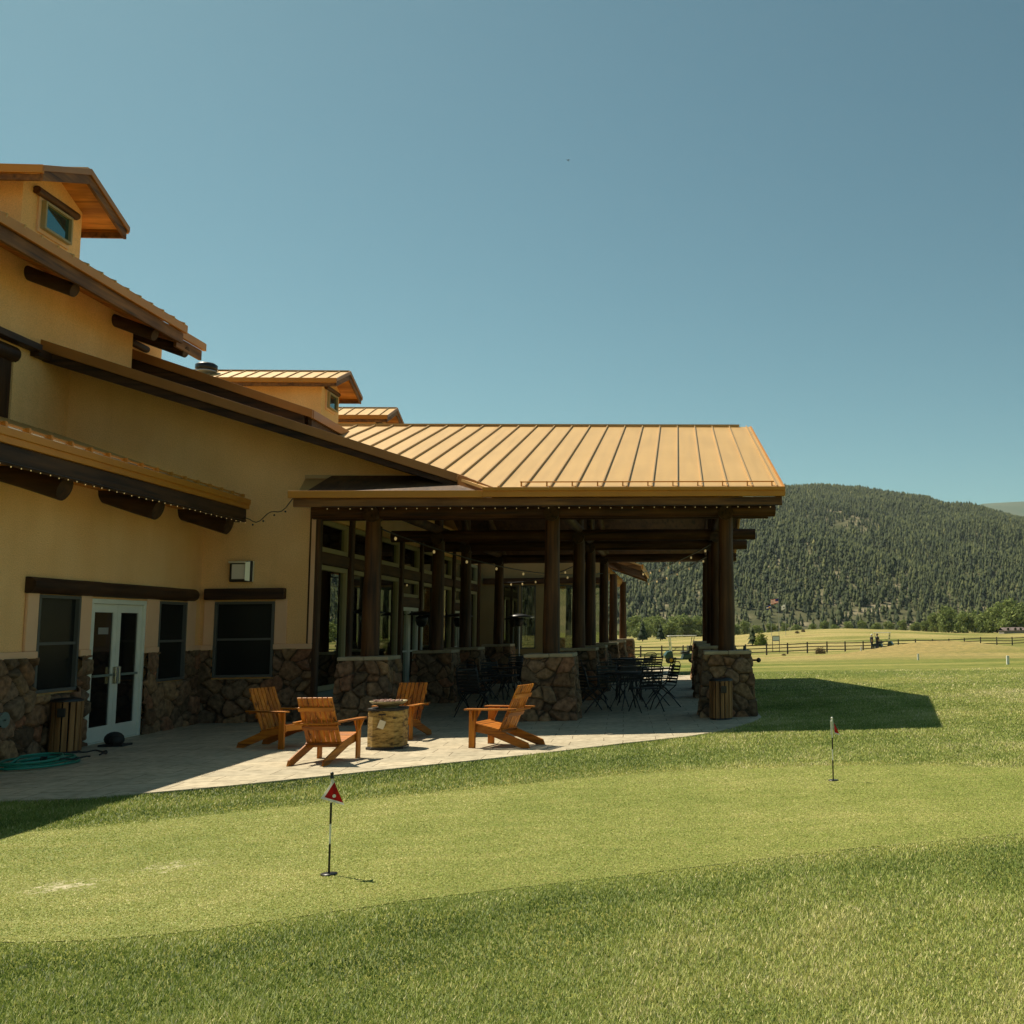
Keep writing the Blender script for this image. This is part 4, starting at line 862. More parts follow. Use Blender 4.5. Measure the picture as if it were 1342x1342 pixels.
# back wall facing the viewer
YW = 35.5
wins = [(-6.1,-4.95,.95,3.12),(-4.75,-3.75,.95,3.12),(-3.45,-2.5,.3,3.12)]
wins = [(-6.05,-5.42,.95,3.1),(-5.35,-4.85,.95,3.1),(-4.1,-3.35,.75,3.1),(-3.2,-2.62,.75,3.1)]
g = G(); wall_y(g, YW, .22, XG, -2.45, -.1, 4.6, wins); W('wall', g, 'shaded_stucco')
for h in wins: window('y', YW, h[0], h[1], h[2], h[3], 'winframe', 'clear', bars=0, fw=.04)
g = G(); g.box(-6.6,-2.45,YW-.09,YW-.001,3.14,3.34); W('lintel_beam', g, 'log_x', bev=.01)
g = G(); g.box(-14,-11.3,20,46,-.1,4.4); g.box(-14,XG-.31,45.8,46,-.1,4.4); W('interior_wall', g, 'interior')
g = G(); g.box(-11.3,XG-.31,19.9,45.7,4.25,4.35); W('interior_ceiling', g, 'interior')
for x, y in ((-8.2,22.0),(-8.2,25.4),(-8.4,28.8),(-8.2,32.4)):
    r = empty('pendant_lamp', (x, y, 4.24), 0, 'small amber pendant lamp glowing behind the glazed clubhouse wall', 'lamp', 'amber pendant lamps behind the glass')
    g = G(); g.cyl((0,0,0),(0,0,-2.1), .012, None, 6); part('cord', g, 'black', r)
    g = G(); g.lathe((0,0,-2.3), [(.09,-.0),(.1,.05),(.07,.18),(.02,.22)], 12); part('lamp_shade', g, 'lamp', r)

# ------------------------------------------------------------------ the pavilion
PV = empty('patio_pavilion', (-2.31, 25.5, 0), 0, 'open log pavilion with a tan standing-seam roof over the patio', 'pavilion')
def Q(name, g, mat, parent=None, bev=0, label=None): return part(name, g, mat, parent or PV, True, bev, label)
YE, YR, ZE, ZR, XE = 17.6, 25.5, 3.99, 6.62, 1.82; SL = (ZR-ZE)/(YR-YE)
def zP(x, y): return ZE+SL*(y-YE) if y <= YR else ZR-SL*(y-YR)
g = G(); g.slab([(-3.2,YE),(XE,YE),(XE,YR),(-10.2,YR),(-10.2,25.2),(-4.3,19.1),(-3.95,18.62)], zP, .05); rf = Q('roof', g, 'roof')
g = G(); g.slab([(-9.0,YR+.001),(XE,YR+.001),(XE,2*YR-YE),(-6.6,2*YR-YE)], zP, .05); Q('roof_back_slope', g, 'roof', rf)
zS = lambda x, y: 3.93+.39*max(0, y-18.25)+.0*x
g = G(); g.slab([(-6.47,YE),(-3.301,YE),(-3.301,18.25),(-6.62,18.25)], zS, .05); g.slab([(-6.62,18.25),(-3.301,18.25),(-3.301,YB-.001),(-6.93,YB-.001)], zS, .05); Q('roof_low_strip', g, 'roof', rf)
g = G(); g.prism([(-3.18,17.66,3.90),(-3.96,18.62,3.90),(-3.96,18.62,4.40),(-3.18,17.66,4.03)], (.02,.02,0)); Q('valley_flashing', g, 'brownmetal', rf)
g = G(); x = 1.715
while x > -10.0:
    ys = YE+.01
    if x < -3.2: ys = 17.66+min(.76, -3.2-x)*1.27+max(0, -3.96-x)*.99
    g.bar((x,ys,zP(x,ys)+.02), (x,YR-.02,ZR+.012), .022, .045); x -= .434
x = -3.45
while x > -6.3: g.bar((x,18.25,zS(x,18.25)+.015),(x,YB-.02,zS(x,YB)+.015), .022, .04); g.bar((x,YE+.01,3.945),(x,18.25,3.945), .022, .04); x -= .434
Q('seams', g, 'roof_seam', rf)
g = G(); g.bar((-9.9,YR,ZR+.03),(XE-.28,YR,ZR+.03), .16, .035); Q('ridge_cap', g, 'roof_seam', rf)
g = G(); g.box(-6.93,-3.6,YB-.03,YB-.001,zS(0,YB)+.005,zS(0,YB)+.07); Q('flashing', g, 'roof_seam', rf)
g = G(); g.box(-3.3,XE+.02,YE-.07,YE-.005,3.84,4.005); g.box(-3.3,XE+.02,YE-.11,YE-.0701,3.94,4.0); Q('gutter', g, 'gutter', rf, .006)
g = G(); g.box(-6.49,-3.301,YE-.05,YE+.01,3.835,3.955); Q('gutter', g, 'gutter', rf, .006)
g = G()
for s in (0, 1):
    ya, yb = (YE-.06, YR) if s == 0 else (2*YR-YE, YR)
    g.prism([(XE-.01,ya,ZE+.01),(XE-.01,yb,ZR+.02),(XE-.01,yb,ZR-.12),(XE-.01,ya,ZE-.14)], (.04,0,0))
Q('rake_metal', g, 'gutter', rf, .004)
g = G(); g.box(-6.42,XE-.05,YE+.012,YE+.07,3.69,3.835)
g.prism([(XE-.07,YE+.08,ZE-.05),(XE-.07,YR,ZR-.05),(XE-.07,YR,ZR-.32),(XE-.07,YE+.08,ZE-.30)], (.055,0,0)); g.prism([(XE-.07,2*YR-YE-.1,ZE-.05),(XE-.07,YR,ZR-.05),(XE-.07,YR,ZR-.32),(XE-.07,2*YR-YE-.1,ZE-.30)], (.055,0,0))
Q('fascia_board', g, 'fascia_x', rf, .006)
g = G(); g.slab([(-6.4,YE+.08),(XE-.08,YE+.08),(XE-.08,YR),(-6.6,YR)], lambda x, y: min(zP(x, y), 99)-.055-.0 if x > -3.3 or y > 20 else zP(x, y)-.16, .03)
g.slab([(-6.6,YR+.01),(XE-.08,YR+.01),(XE-.08,2*YR-YE-.05),(-6.6,2*YR-YE-.05)], lambda x, y: zP(x, y)-.055, .03); Q('ceiling', g, 'ceiling', rf)
g = G(); g.cyl((-2.72,17.80,4.13),(1.68,17.80,4.13), .012, None, 6); x = 1.64
while x > -2.75: g.box(x-.010,x+.010,17.78,17.84,4.04,4.14); x -= .434
Q('snow_rail', g, 'gutter', rf)
RY = [18.98, 24.05, 27.15, 32.1]
for k, y in enumerate(RY):
    g = G(); g.cyl((-6.55,y,3.76),(1.80,y,3.76), .135, .13, 20, 20, .05, seed=k+1); Q('log_beam', g, 'log_x')
    if k == 0:
        g = G(); g.cyl((-6.5,y+.35,3.72),(1.7,y+.35,3.72), .09, None, 10, 3); Q('log_beam', g, 'dark_x')
for x in (-5.5,-2.31,.87):
    g = G(); g.cyl((x,17.75,zP(x,17.75)-.26),(x,YR,ZR-.26), .10, .10, 12, 6, .05, seed=x); g.cyl((x,2*YR-17.75,zP(x,17.75)-.26),(x,YR,ZR-.26), .10, .10, 12, 6, .05, seed=x+2); Q('log_rafter', g, 'log_y')
    g = G(); g.cyl((x,24.05,3.85),(x,24.05,5.95), .10, None, 12, 2, .05); g.cyl((x,27.15,3.85),(x,27.15,5.95), .10, None, 12, 2, .05); g.cyl((x,24.1,4.1),(x,25.5,5.6), .08, None, 10); g.cyl((x,27.1,4.1),(x,25.5,5.6), .08, None, 10); g.cyl((x,18.9,3.9),(x,32.2,3.9), .10, None, 12, 4, .05); Q('truss', g, 'log_z')
cols = [(x, y) for x in (-5.5,-2.31,.87) for y in RY]
PED = {}
def pedestal(x, y, k, root, fine):
    b, tw = .475, .385; hz = 1.10
    c = [(-1,-1),(1,-1),(1,1),(-1,1)]; quads = []
    for i in range(4):
        a, d = c[i], c[(i+1) % 4]; quads.append(((x+a[0]*b, y+a[1]*b, -.01),(x+d[0]*b, y+d[1]*b, -.01),(x+d[0]*tw, y+d[1]*tw, hz),(x+a[0]*tw, y+a[1]*tw, hz)))
    me = stone_mesh('stone_pedestal', quads, axis=(x, y), step=.018 if fine else .035, cell=.25, depth=.065, seed=k+10, off=tuple(root.location))
    p = part('stone_pedestal', me, None, root)
    g = G(); t = .43
    g.box(x-t, x+.01, y-t, y+t, hz, hz+.065); g.box(x+.016, x+t, y-t, y+t, hz, hz+.068); part('cap_stone', g, 'cap', p, True, .014)
for k, (x, y) in enumerate(cols):
    pedestal(x, y, k, PV, y < 25)
    g = G(); g.cyl((x,y,1.16),(x,y,3.66), .152, .128, 20, 26, .10, seed=k*1.7+1); co = Q('log_column', g, 'log_z')
    g = G(); g.cyl((x,y-.2,3.70),(x,y+.2,3.70), .14, .13, 16, 2, .08); Q('log_saddle', g, 'dark_y', co)
# spare knobs on the right front pedestal (hose bib)
g = G(); g.cyl((1.30,18.9,.98),(1.42,18.9,.98), .018, None, 8); g.ball((1.45,18.9,.98), .045); g.cyl((1.18,18.7,1.17),(1.18,18.7,1.25), .03, .02, 8)
solo('hose_bib', g, 'black', 'small black tap sticking out of the right front stone pedestal', 'tap', base=(1.3,18.9,.98))
for x, y in ((.0,22.3),):
    r = empty('ceiling_spotlight', (x, y, zP(x, y)-.09), 0, 'small lit spotlight in the pavilion ceiling', 'light')
    g = G(); g.lathe((0,0,0), [(.07,.0),(.08,-.05),(.055,-.06)], 14); part('housing', g, 'white', r)
    g = G(); g.lathe((0,0,-.062), [(.05,.0),(.045,-.01)], 14); part('lens', g, emis('spot_glow', (1,.86,.6), 14), r)

# far walkway wing: its roof end shows under the pavilion
FW = empty('walkway_roof', (-2.3, 39.8, 0), 0, 'far covered walkway with log plate and lit eave beyond the pavilion', 'walkway roof')
def zF(x, y=0): return 3.80+.35*(-1.28-x)
def Wf(name, g, mat, parent=None, bev=0): return part(name, g, mat, parent or FW, True, bev)
g = G(); g.slab([(-1.28,36.5),(-1.28,43.4),(-4.8,43.4),(-4.8,36.5)], zF, .06); rf2 = Wf('roof', g, 'roof')
g = G(); g.box(-1.30,-1.25,36.45,43.45,3.66,3.83); Wf('fascia', g, 'gutter', rf2)
g = G(); g.prism([(-1.33,43.40,3.70),(-1.33,43.40,3.50),(-3.4,43.40,4.28),(-3.4,43.40,4.46)], (0,.06,0)); g.prism([(-1.33,36.46,3.76),(-1.33,36.46,3.60),(-4.8,36.46,4.82),(-4.8,36.46,4.98)], (0,.06,0)); Wf('rake_board', g, 'fascia_x', rf2)
g = G(); g.cyl((-2.62,36.3,3.62),(-2.5,43.6,3.5), .20, .19, 16, 6, .06); Wf('log_plate', g, 'soffit_y')
g = G(); y = 37.2
while y < 43.3: g.cyl((-1.36,y,zF(-1.36)-.16),(-4.6,y,zF(-4.6)-.16), .065, None, 8); y += 1.0
Wf('log_rafter', g, 'log_x', rf2)
for k, y in enumerate((36.6,42.9)):
    me = None; pedestal(-2.31, y, 40+k, FW, False); g = G(); g.cyl((-2.31,y,1.16),(-2.31,y,3.5), .15, .13, 16, 12, .08, seed=k); Wf('log_column', g, 'log_z')
g = G(); g.box(-4.9,-4.7,36.55,43.3,-.6,4.9); Wf('wall', g, 'stucco')

# ------------------------------------------------------------------ eave lights
bulb_me = None
def light_string(pts, spacing, lab, name='string_lights', drop=.03, r=.007, cable=.005, start=0):
    global bulb_me
    root = empty(name, pts[0], 0, lab, 'string lights'); P = [Vector(p) for p in pts]
    g = G(); g.tube(P, cable, 5); part('cable', g, 'black', root, True)
    key = 'b%.3f' % r
    if key not in PED: PED[key] = mesh_of('bulb', G().ball((0,0,0), r, 8, 1.4), Vector((0,0,0)), 'bulb'); 
    L_ = [0]
    for a, b in zip(P[:-1], P[1:]): L_.append(L_[-1]+(b-a).length)
    d = spacing*.5+start; n = 0
    while d < L_[-1] and n < 95:
        k = max(i for i in range(len(L_)) if L_[i] <= d); k = min(k, len(P)-2); t = (d-L_[k])/(L_[k+1]-L_[k]); p = P[k].lerp(P[k+1], t)
        o = bpy.data.objects.new('bulb', PED[key]); C.objects.link(o); o.parent = root; o.location = p-Vector(pts[0])-Vector((0,0,drop+random.uniform(0,.012))); d += spacing*random.uniform(.93, 1.07); n += 1
    return root
light_string([(-5.95,YE+.0,3.69),(1.75,YE+.0,3.69)], .182, 'row of tiny warm bulbs along the front eave of the pavilion')
light_string([(-7.70,10.5,3.60),(-7.70,18.95,3.60)], .19, 'row of tiny warm bulbs along the low clubhouse eave')
g = G(); n = 16; g.tube([(-7.82+k/n*1.45, 18.95-1.3*k/n, 3.60+.26*k/n+.05*math.sin(k*.9)-.12*math.sin(math.pi*k/n)) for k in range(n+1)], .008, 5)
for k in range(4, 15, 3): g.ball((-7.82+k/n*1.45, 18.95-1.3*k/n, 3.54+.26*k/n-.12*math.sin(math.pi*k/n)+.05*math.sin(k*.9)), .018, 6)
solo('power_cable', g, 'black', 'slack black cable strung between the low eave and the pavilion corner', 'cable', base=(-7.82,18.95,3.6))
def cat(a, b, sag, n=14): a, b = Vector(a), Vector(b); return [tuple(a.lerp(b, k/n)-Vector((0,0,sag*4*(k/n)*(1-k/n)))) for k in range(n+1)]
light_string(cat((.80,24.05,3.55),(-1.3,36.6,3.55), .10), 1.9, 'upper festoon of round bulbs running from the right column to the far eave', r=.026, drop=.07, cable=.014)
light_string(cat((.84,27.15,3.5),(-1.27,38.5,3.25), .08), 1.9, 'lower festoon of round bulbs against the mountain under the pavilion', r=.026, drop=.07, cable=.014)
light_string(cat((-5.5,18.98,3.5),(-2.31,32.1,3.3), .35), 1.6, 'festoon of bulbs crossing between the left front column and the back of the pavilion', r=.026, drop=.07, cable=.014)
light_string(cat((-2.31,27.1,3.45),(-5.9,35.4,3.2), .2), 1.5, 'festoon of bulbs hung before the back windows of the pavilion', r=.026, drop=.07, cable=.014)

# ------------------------------------------------------------------ adirondack chairs
def make_chair():
    r = empty('adirondack_chair')
    T0, T1 = Vector((0,-.06,.20)), Vector((0,-.36,.865)); d = (T1-T0).normalized(); nrm = Vector((0, d.z, -d.y))
    g = G(); w = .066
    for k in range(7):
        x = (k-3)*.0705; g.bar(T0+Vector((x,0,0)), T1+Vector((x,0,0)), w*.88, .02, up=nrm)
    b = part('backrest', g, 'chair_z', r, bev=.003)
    g = G()
    for t in (.05, .40, .78): p = T0.lerp(T1, t)-nrm*.024; g.bar(p+Vector((-.245,0,0)), p+Vector((.245,0,0)), .024, .06, up=d)
    part('back_rail', g, 'chair_x', b, bev=.003)
    g = G(); S0, S1 = Vector((0,.33,.345)), Vector((0,-.07,.255)); sd = (S1-S0); sn = Vector((0, -sd.z, sd.y)); sn = -sn.normalized() if sn.z < 0 else sn.normalized()
    for k in range(6): p = S0+sd*((k+.5)/6); g.bar(p+Vector((-.26,0,0)), p+Vector((.26,0,0)), .066, .02, up=sn)
    g.bar(Vector((-.26,.365,.30)), Vector((.26,.365,.30)), .02, .09)
    part('seat', g, 'chair_x', r, bev=.003)
    for s in (-1, 1):
        g = G(); g.prism([(s*.225,.36,.335),(s*.225,-.10,.235),(s*.225,-.52,.075),(s*.225,-.55,0),(s*.225,-.42,0),(s*.225,.10,.185),(s*.225,.36,.235)], (s*.026,0,0)); part('rear_leg', g, 'chair_y', r, bev=.003)
        g = G(); g.box(*sorted((s*.262,s*.288)), .27,.37, 0,.525); g.prism([(s*.275-.011,.27,.525),(s*.275-.011,.19,.525),(s*.275-.011,.27,.36)], (.022,0,0)) ; g.prism([(s*.289,.30,.525),(s*.355,.30,.525),(s*.289,.30,.36)], (0,.022,0)); part('front_leg', g, 'chair_z', r, bev=.003)
        g = G(); g.prism([(s*.235,.42,.526),(s*.345,.42,.526),(s*.355,.28,.526),(s*.30,-.36,.526),(s*.245,-.36,.526),(s*.235,.2,.526)], (0,0,.022)); part('armrest', g, 'chair_y', r, bev=.004)
    g = G(); p = T0.lerp(T1, .43)-nrm*.05; g.box(-.31,.31,p.y-.05,p.y-.01,.50,.525); part('arm_rail', g, 'chair_x', r, bev=.003)
    return r
proto = make_chair(); first = True
GRP = 'wooden adirondack chairs around the fire column'
for x, y, a, s, lab in ((-5.66,15.32,R(-24-90),.95,'leftmost wooden adirondack chair, partly shaded, facing right'),
                        (-4.40,13.50,R(80-90),.93,'front wooden adirondack chair seen from behind in full sun'),
                        (-4.16,16.15,R(-100-90),.93,'wooden adirondack chair behind the fire column facing the viewer'),
                        (-2.45,14.72,R(162-90),.97,'rightmost wooden adirondack chair in sun, seen from the side')):
    o = proto if first else copy_tree(proto); first = False
    o.location = (x, y, .001); o.rotation_euler = (0,0,a); o.scale = (s,s,s); tag(o, lab, 'chair', GRP)

# fire column
def ledge_mat():
    m, t, b = nt('cast_ledgestone'); L = t.links.new; mp = mapping(t, (1,1,3.2))
    n = N(t, 'ShaderNodeTexNoise'); n.inputs['Scale'].default_value = 7; n.inputs['Detail'].default_value = 7; n.inputs['Roughness'].default_value = .65; L(mp.outputs[0], n.inputs['Vector'])
    r = ramp(t, [(.36, (.05,.03,.01)), (.46, (.30,.19,.05)), (.62, (.50,.34,.11))]); L(n.outputs['Fac'], r.inputs[0]); L(r.outputs[0], b.inputs['Base Color'])
    bp = N(t, 'ShaderNodeBump'); bp.inputs['Strength'].default_value = 1; bp.inputs['Distance'].default_value = .03; L(n.outputs['Fac'], bp.inputs['Height']); L(bp.outputs[0], b.inputs['Normal']); b.inputs['Roughness'].default_value = .8; return m
M['ledge'] = ledge_mat()
r = empty('fire_column', (-4.02,14.82,.001), 0, 'stone-look propane fire column with a shallow bowl on top', 'fire pit')
def octo(g, a, h0, h1, cut=.10): g.prism([(a,-a+cut,h0),(a,a-cut,h0),(a-cut,a,h0),(-a+cut,a,h0),(-a,a-cut,h0),(-a,-a+cut,h0),(-a+cut,-a,h0),(a-cut,-a,h0)], (0,0,h1-h0)); return g
part('base', octo(G(), .262, 0, .035), 'black', r, bev=.006)
part('body', octo(G(), .245, .035, .565), 'ledge', r, bev=.008)
part('top_slab', octo(G(), .252, .566, .60), 'rubber', r, bev=.006)
g = G(); g.lathe((0,0,.60), [(.14,0),(.14,.03),(.20,.045),(.26,.09),(.265,.10),(.25,.10),(.22,.085)], 28, close=False); part('bowl', g, 'bowl', r)
g = G()
for k in range(60): a = random.uniform(0,6.28); q = .21*math.sqrt(random.random()); g.ball((q*math.cos(a), q*math.sin(a), .692+random.uniform(0,.012)), random.uniform(.016,.028), 6, .8)
g.lathe((0,0,.68), [(.235,0),(.2,.006),(.02,.008)], 16, close=False); part('lava_rocks', g, 'lava', r)
g = G(); g.box(-.07,.03,-.2475,-.2445,.50,.525); g.box(.13,.17,-.2475,-.2445,.45,.47); part('vent_slot', g, 'black', r)
g = G(); m_ = Matrix.Translation((-.02,-.262,.37)) @ Matrix.Rotation(.35, 4, 'Y'); g.box(-.045,.045,-.004,0,-.06,.06, m_); tg = part('tag', g, 'tag', r)
g = G(); g.tube([(-.03,-.25,.505),(-.012,-.262,.46),(.0,-.264,.425)], .003, 4); part('tag_string', g, 'black', tg); r.scale = (.96,.96,.92)

# slatted bins
def bin_(x, y, lab, rad=.225, h=.70):
    r = empty('litter_bin', (x, y, .001), .2, lab, 'litter bin', 'wood-slat litter bins')
    g = G(); n = int(2*math.pi*rad/.076)
    for k in range(n):
        a = 2*math.pi*k/n; c, s = math.cos(a), math.sin(a); m_ = Matrix.Translation((c*rad, s*rad, 0)) @ Matrix.Rotation(a, 4, 'Z'); g.box(-.012,.012,-.031,.031,.03,h, m_)
    part('slats', g, 'binwood', r, bev=.004)
    g = G(); g.lathe((0,0,0), [(rad-.03,.0),(rad-.03,h-.02),(rad-.02,h-.02)], 24); part('liner', g, 'black', r)
    g = G(); g.lathe((0,0,0), [(rad+.016,h+.001),(rad+.016,h+.03),(rad-.06,h+.05),(rad-.09,h+.05),(rad-.10,h+.02)], 24, close=False); g.lathe((0,0,0),[(rad+.004,.0),(rad+.004,.03),(rad-.02,.03)],24); part('rim', g, 'black', r)
    g = G(); g.box(-.05,.05,-rad-.03,-rad-.012,h-.2,h-.08); part('plate', g, 'black', r, bev=.01)
M['binwood'] = wood('bin_slats', (.26,.13,.045), (.36,.19,.07), (.06,.03,.01), 2, 40)
bin_(-8.44, 15.16, 'round wood-slat litter bin against the stone under the left window', .18, .70)
bin_(.72, 18.10, 'round wood-slat litter bin in front of the right stone pedestal', .19, .66)

# hose, reel box, speaker rock
g = G(); pts = []
for k in range(150):
    a = k/150*2*math.pi*5.5; rr_ = .38+.10*math.sin(a*.37)+.05*math.sin(a*1.9); pts.append((-7.95+rr_*.75*math.cos(a)+.04*math.sin(a*.23), 13.75+rr_*1.15*math.sin(a)+.05*math.cos(a*.31), .022+.075*(k/150)+.016*math.sin(a*.61)))
e = pts[-1]; tail = [(-8.0,13.4,.10),(-8.2,13.25,.16),(-8.45,13.5,.30),(-8.6,13.9,.50)]
tail = [(-8.05,13.3,.06),(-8.25,13.2,.10),(-8.42,13.45,.22),(-8.52,13.8,.34),(-8.58,13.95,.44)]
g.tube(pts+tail, .015, 6); hs = empty('garden_hose', (-7.95,13.75,0), 0, 'coiled teal garden hose lying on the patio at far left', 'hose'); part('hose_coil', g, 'teal', hs, True)
g = G(); g.tube([(-7.75+.34*math.cos(a/9)*.9, 14.15+.62*math.sin(a/9)*.75, .075+.01*math.sin(a)) for a in range(0,54)], .012, 6); part('black_hose', g, 'rubber', hs, True)
r = empty('hose_reel_box', (-8.62,14.02,.55), 0, 'round grey hose reel fixed to the stone wall above the hose', 'hose reel')
g = G(); g.cyl((-.04,0,0),(.06,0,0), .09, None, 18); part('drum', g, 'grey', r, bev=.006); g = G(); g.cyl((.061,0,0),(.075,0,0), .10, None, 18); g.cyl((.076,0,0),(.12,-.03,.0), .012, None, 8); part('crank', g, 'sage', r)
g = G(); g.ball((-8.22,15.98,.10), .13, 14, .8); g.ball((-8.12,15.86,.09), .10, 12, .8); g.box(-8.36,-8.02,15.82,16.1,.001,.03)
solo('patio_speaker', g, 'rubber', 'black rounded speaker on the ground at the foot of the double door', 'speaker', base=(-8.2,15.95,0))

# patio heaters
def make_heater():
    r = empty('patio_heater')
    g = G(); g.lathe((0,0,0), [(.23,0),(.23,.04),(.20,.06),(.19,.72),(.16,.76)], 20); part('base', g, 'black', r)
    g = G(); g.cyl((0,0,.76),(0,0,1.72), .032, None, 12); part('pole', g, 'grey', r)
    g = G(); g.lathe((0,0,1.70), [(.07,0),(.12,.06),(.15,.16),(.15,.24),(.10,.27)], 18); part('burner', g, 'black', r)
    g = G(); g.lathe((0,0,2.0), [(.41,0),(.415,.012),(.22,.075),(.05,.10),(.01,.10)], 26, close=False); g.lathe((0,0,1.995), [(.41,0),(.22,.06),(.01,.085)], 26, close=False); part('hood', g, 'black', r)
    return r
hp = make_heater(); first = True
for px, Y, lab in ((494,23.0,'patio heater just behind the left front column'), (564,26.6,'patio heater standing before the glazed wall, second from left'), (610,30.6,'patio heater half hidden behind a middle column'), (686,33.6,'patio heater silhouetted against the back windows')):
    o = hp if first else copy_tree(hp); first = False; o.location = ((px-890)/1342*Y, Y, .001); tag(o, lab, 'patio heater', 'mushroom patio heaters under the pavilion')

# patio tables and chairs
def make_table():
    r = empty('patio_table')
    g = G(); g.lathe((0,0,.70), [(.47,0),(.48,.012),(.47,.025),(.02,.025)], 28); part('table_top', g, 'blackfab', r)
    for k in range(4):
        a = k*math.pi/2+.78; g = G(); g.tube([(math.cos(a)*.40,math.sin(a)*.40,.0),(math.cos(a)*.26,math.sin(a)*.26,.25),(math.cos(a)*.22,math.sin(a)*.22,.45),(math.cos(a)*.34,math.sin(a)*.34,.70)], .014, 6); part('leg', g, 'black', r)
    return r
def make_pchair():
    r = empty('metal_patio_chair')
    g = G(); g.prism([(-.22,-.2,.43),(.22,-.2,.43),(.23,.22,.45),(-.23,.22,.45)], (0,0,.015)); part('seat', g, 'blackfab', r, bev=.004)
    g = G()
    for k in range(6): z = .50+k*.062; y = -.21-.10*(z-.45)/.4; g.bar((-.21,y,z),(.21,y,z), .012, .040)
    g.tube([(-.215,-.20,.44),(-.215,-.31,.84),(-.14,-.325,.90),(.14,-.325,.90),(.215,-.31,.84),(.215,-.20,.44)], .012, 6); part('backrest', g, 'black', r)
    for s in (-1, 1):
        g = G(); g.tube([(s*.23,.27,0),(s*.225,.10,.22),(s*.22,-.20,.44)], .012, 6); part('leg', g, 'black', r)
        g = G(); g.tube([(s*.24,-.30,0),(s*.235,-.08,.24),(s*.23,.20,.44)], .012, 6); part('leg', g, 'black', r)
        g = G(); g.tube([(s*.235,.18,.45),(s*.25,.18,.66),(s*.25,-.22,.67)], .012, 6); part('armrest', g, 'black', r)
    return r
tp, cp = make_table(), make_pchair(); ft = fc = True
for (x, y, n, a0, where) in ((-1.0,20.75,4,.5,'nearest the right front pedestal'), (-1.15,23.7,4,.1,'in the middle of the right aisle'), (-1.25,26.9,3,.9,'third along the right aisle'), (-1.5,30.0,2,2.3,'at the back of the right aisle'), (-3.6,20.6,3,.2,'between the two left front pedestals'), (-3.9,24.6,4,.7,'before the glazed wall'), (-4.2,28.9,4,.4,'deep in the shade before the back windows')):
    o = tp if ft else copy_tree(tp); ft = False; o.location = (x, y, .001); o.rotation_euler = (0,0,a0); tag(o, 'black metal patio table '+where, 'table', 'black patio tables under the pavilion')
    for k in range(n):
        a = a0+k*2*math.pi/n; o = cp if fc else copy_tree(cp); fc = False
        o.location = (x+.74*math.cos(a), y+.74*math.sin(a), .001); o.rotation_euler = (0,0,a+math.pi/2)
        side = ('left', 'right')[math.cos(a) > 0] + (' front' if math.sin(a) < 0 else ' back') + ' side'
        tag(o, 'black chair %s, table %s' % (side, where), 'chair', 'black metal chairs around the patio tables')

# ------------------------------------------------------------------ practice flags
def pin(x, y, H, lab, kind):
    r = empty('practice_flagstick', (x, y, -.015), 0, lab, 'golf flag', 'practice pins on the putting green')
    segs = [(0,.20,'black'),(.20,.33,'white'),(.33,.47,'black'),(.47,H-.03,'white')] if kind == 'L' else [(0,.21,'black'),(.21,.32,'white'),(.32,.44,'black'),(.44,H-.03,'white')]
    g = G(); g.cyl((0,0,0),(0,0,H-.03), .0062, None, 10); st = part('stick', g, 'white', r)
    g = G()
    for a, b, c in segs:
        if c == 'black': g.cyl((0,0,a+.001),(0,0,b), .0072, None, 10)
    part('black_band', g, 'black', st)
    g = G(); g.cyl((0,0,H-.035),(0,0,H-.012), .013, .009, 10); g.ball((0,0,H-.004), .013); part('knob', g, 'black' if kind == 'L' else 'white', r)
    g = G(); g.lathe((0,0,.0045), [(.054,0),(.054,.002),(.001,.002)], 24); part('cup', g, 'black', r)
    # draped pennant as a small subdivided sheet
    if kind == 'L': A, B, D = Vector((.014,-.012,.625)), Vector((-.058,-.035,.505)), Vector((.092,-.02,.452))
    else: A, B, D = Vector((.010,.0,.615)), Vector((.018,-.02,.485)), Vector((.080,-.012,.465))
    n = 10; nrm = (B-A).cross(D-A).normalized()
    if nrm.y > 0: nrm = -nrm
    def P(u, v): 
        p = A+(B-A)*u+(D-A)*v; return p+nrm*.009*math.sin(u*7+v*5)*(u+v)
    def sheet(test, lift):
        g = G()
        for i in range(n*2):
            for j in range(n*2-i):
                s_ = 1/(n*2); u, v = i*s_, j*s_
                for tri in (((u,v),(u+s_,v),(u,v+s_)), ((u+s_,v),(u+s_,v+s_),(u,v+s_))):
                    if max(a+b for a, b in tri) > 1.0001: continue
                    cu = sum(a for a, b in tri)/3; cv = sum(b for a, b in tri)/3
                    if test(cu, cv): g.prism([P(a, b)+nrm*lift for a, b in tri], nrm*.0008)
        return g
    def border(u, v): return v < .10 or (1-u-v) < .09
    fl = part('pennant', sheet(lambda u, v: not border(u, v), 0), 'red', r)
    part('border', sheet(border, .0), 'wcloth', fl)
    if kind == 'L':
        c = P(.30,.42)+nrm*.003; u_ = (D-A).normalized(); w_ = nrm.cross(u_); g = G()
        g.prism([c+(u_*math.cos(a)+w_*math.sin(a))*.0115 for a in [k*2*math.pi/16 for k in range(16)]], nrm*.001); part('dot', g, 'white', fl)
        g = G()
        for k in range(4): q = P(.30-.02*k+.12, .60)+nrm*.003+w_*(k-1.5)*.006; g.bar(q, q+u_*.012+w_*.004*(-1)**k, .0012, .002)
        part('lettering', g, 'white', fl)
    else:
        # sleeve cloth wrapped on the stick
        g = G(); g.prism([(-.018,.004,.615),(.006,.004,.615),(.006,.004,.475),(-.016,.004,.47)], (0,.002,0)); part('sleeve', g, 'white', fl)
pin(-2.35, 7.33, .665, 'near practice pin with a red white-bordered pennant at left', 'L')
pin(1.597, 10.85, .645, 'far practice pin with a limp red pennant at right', 'R')

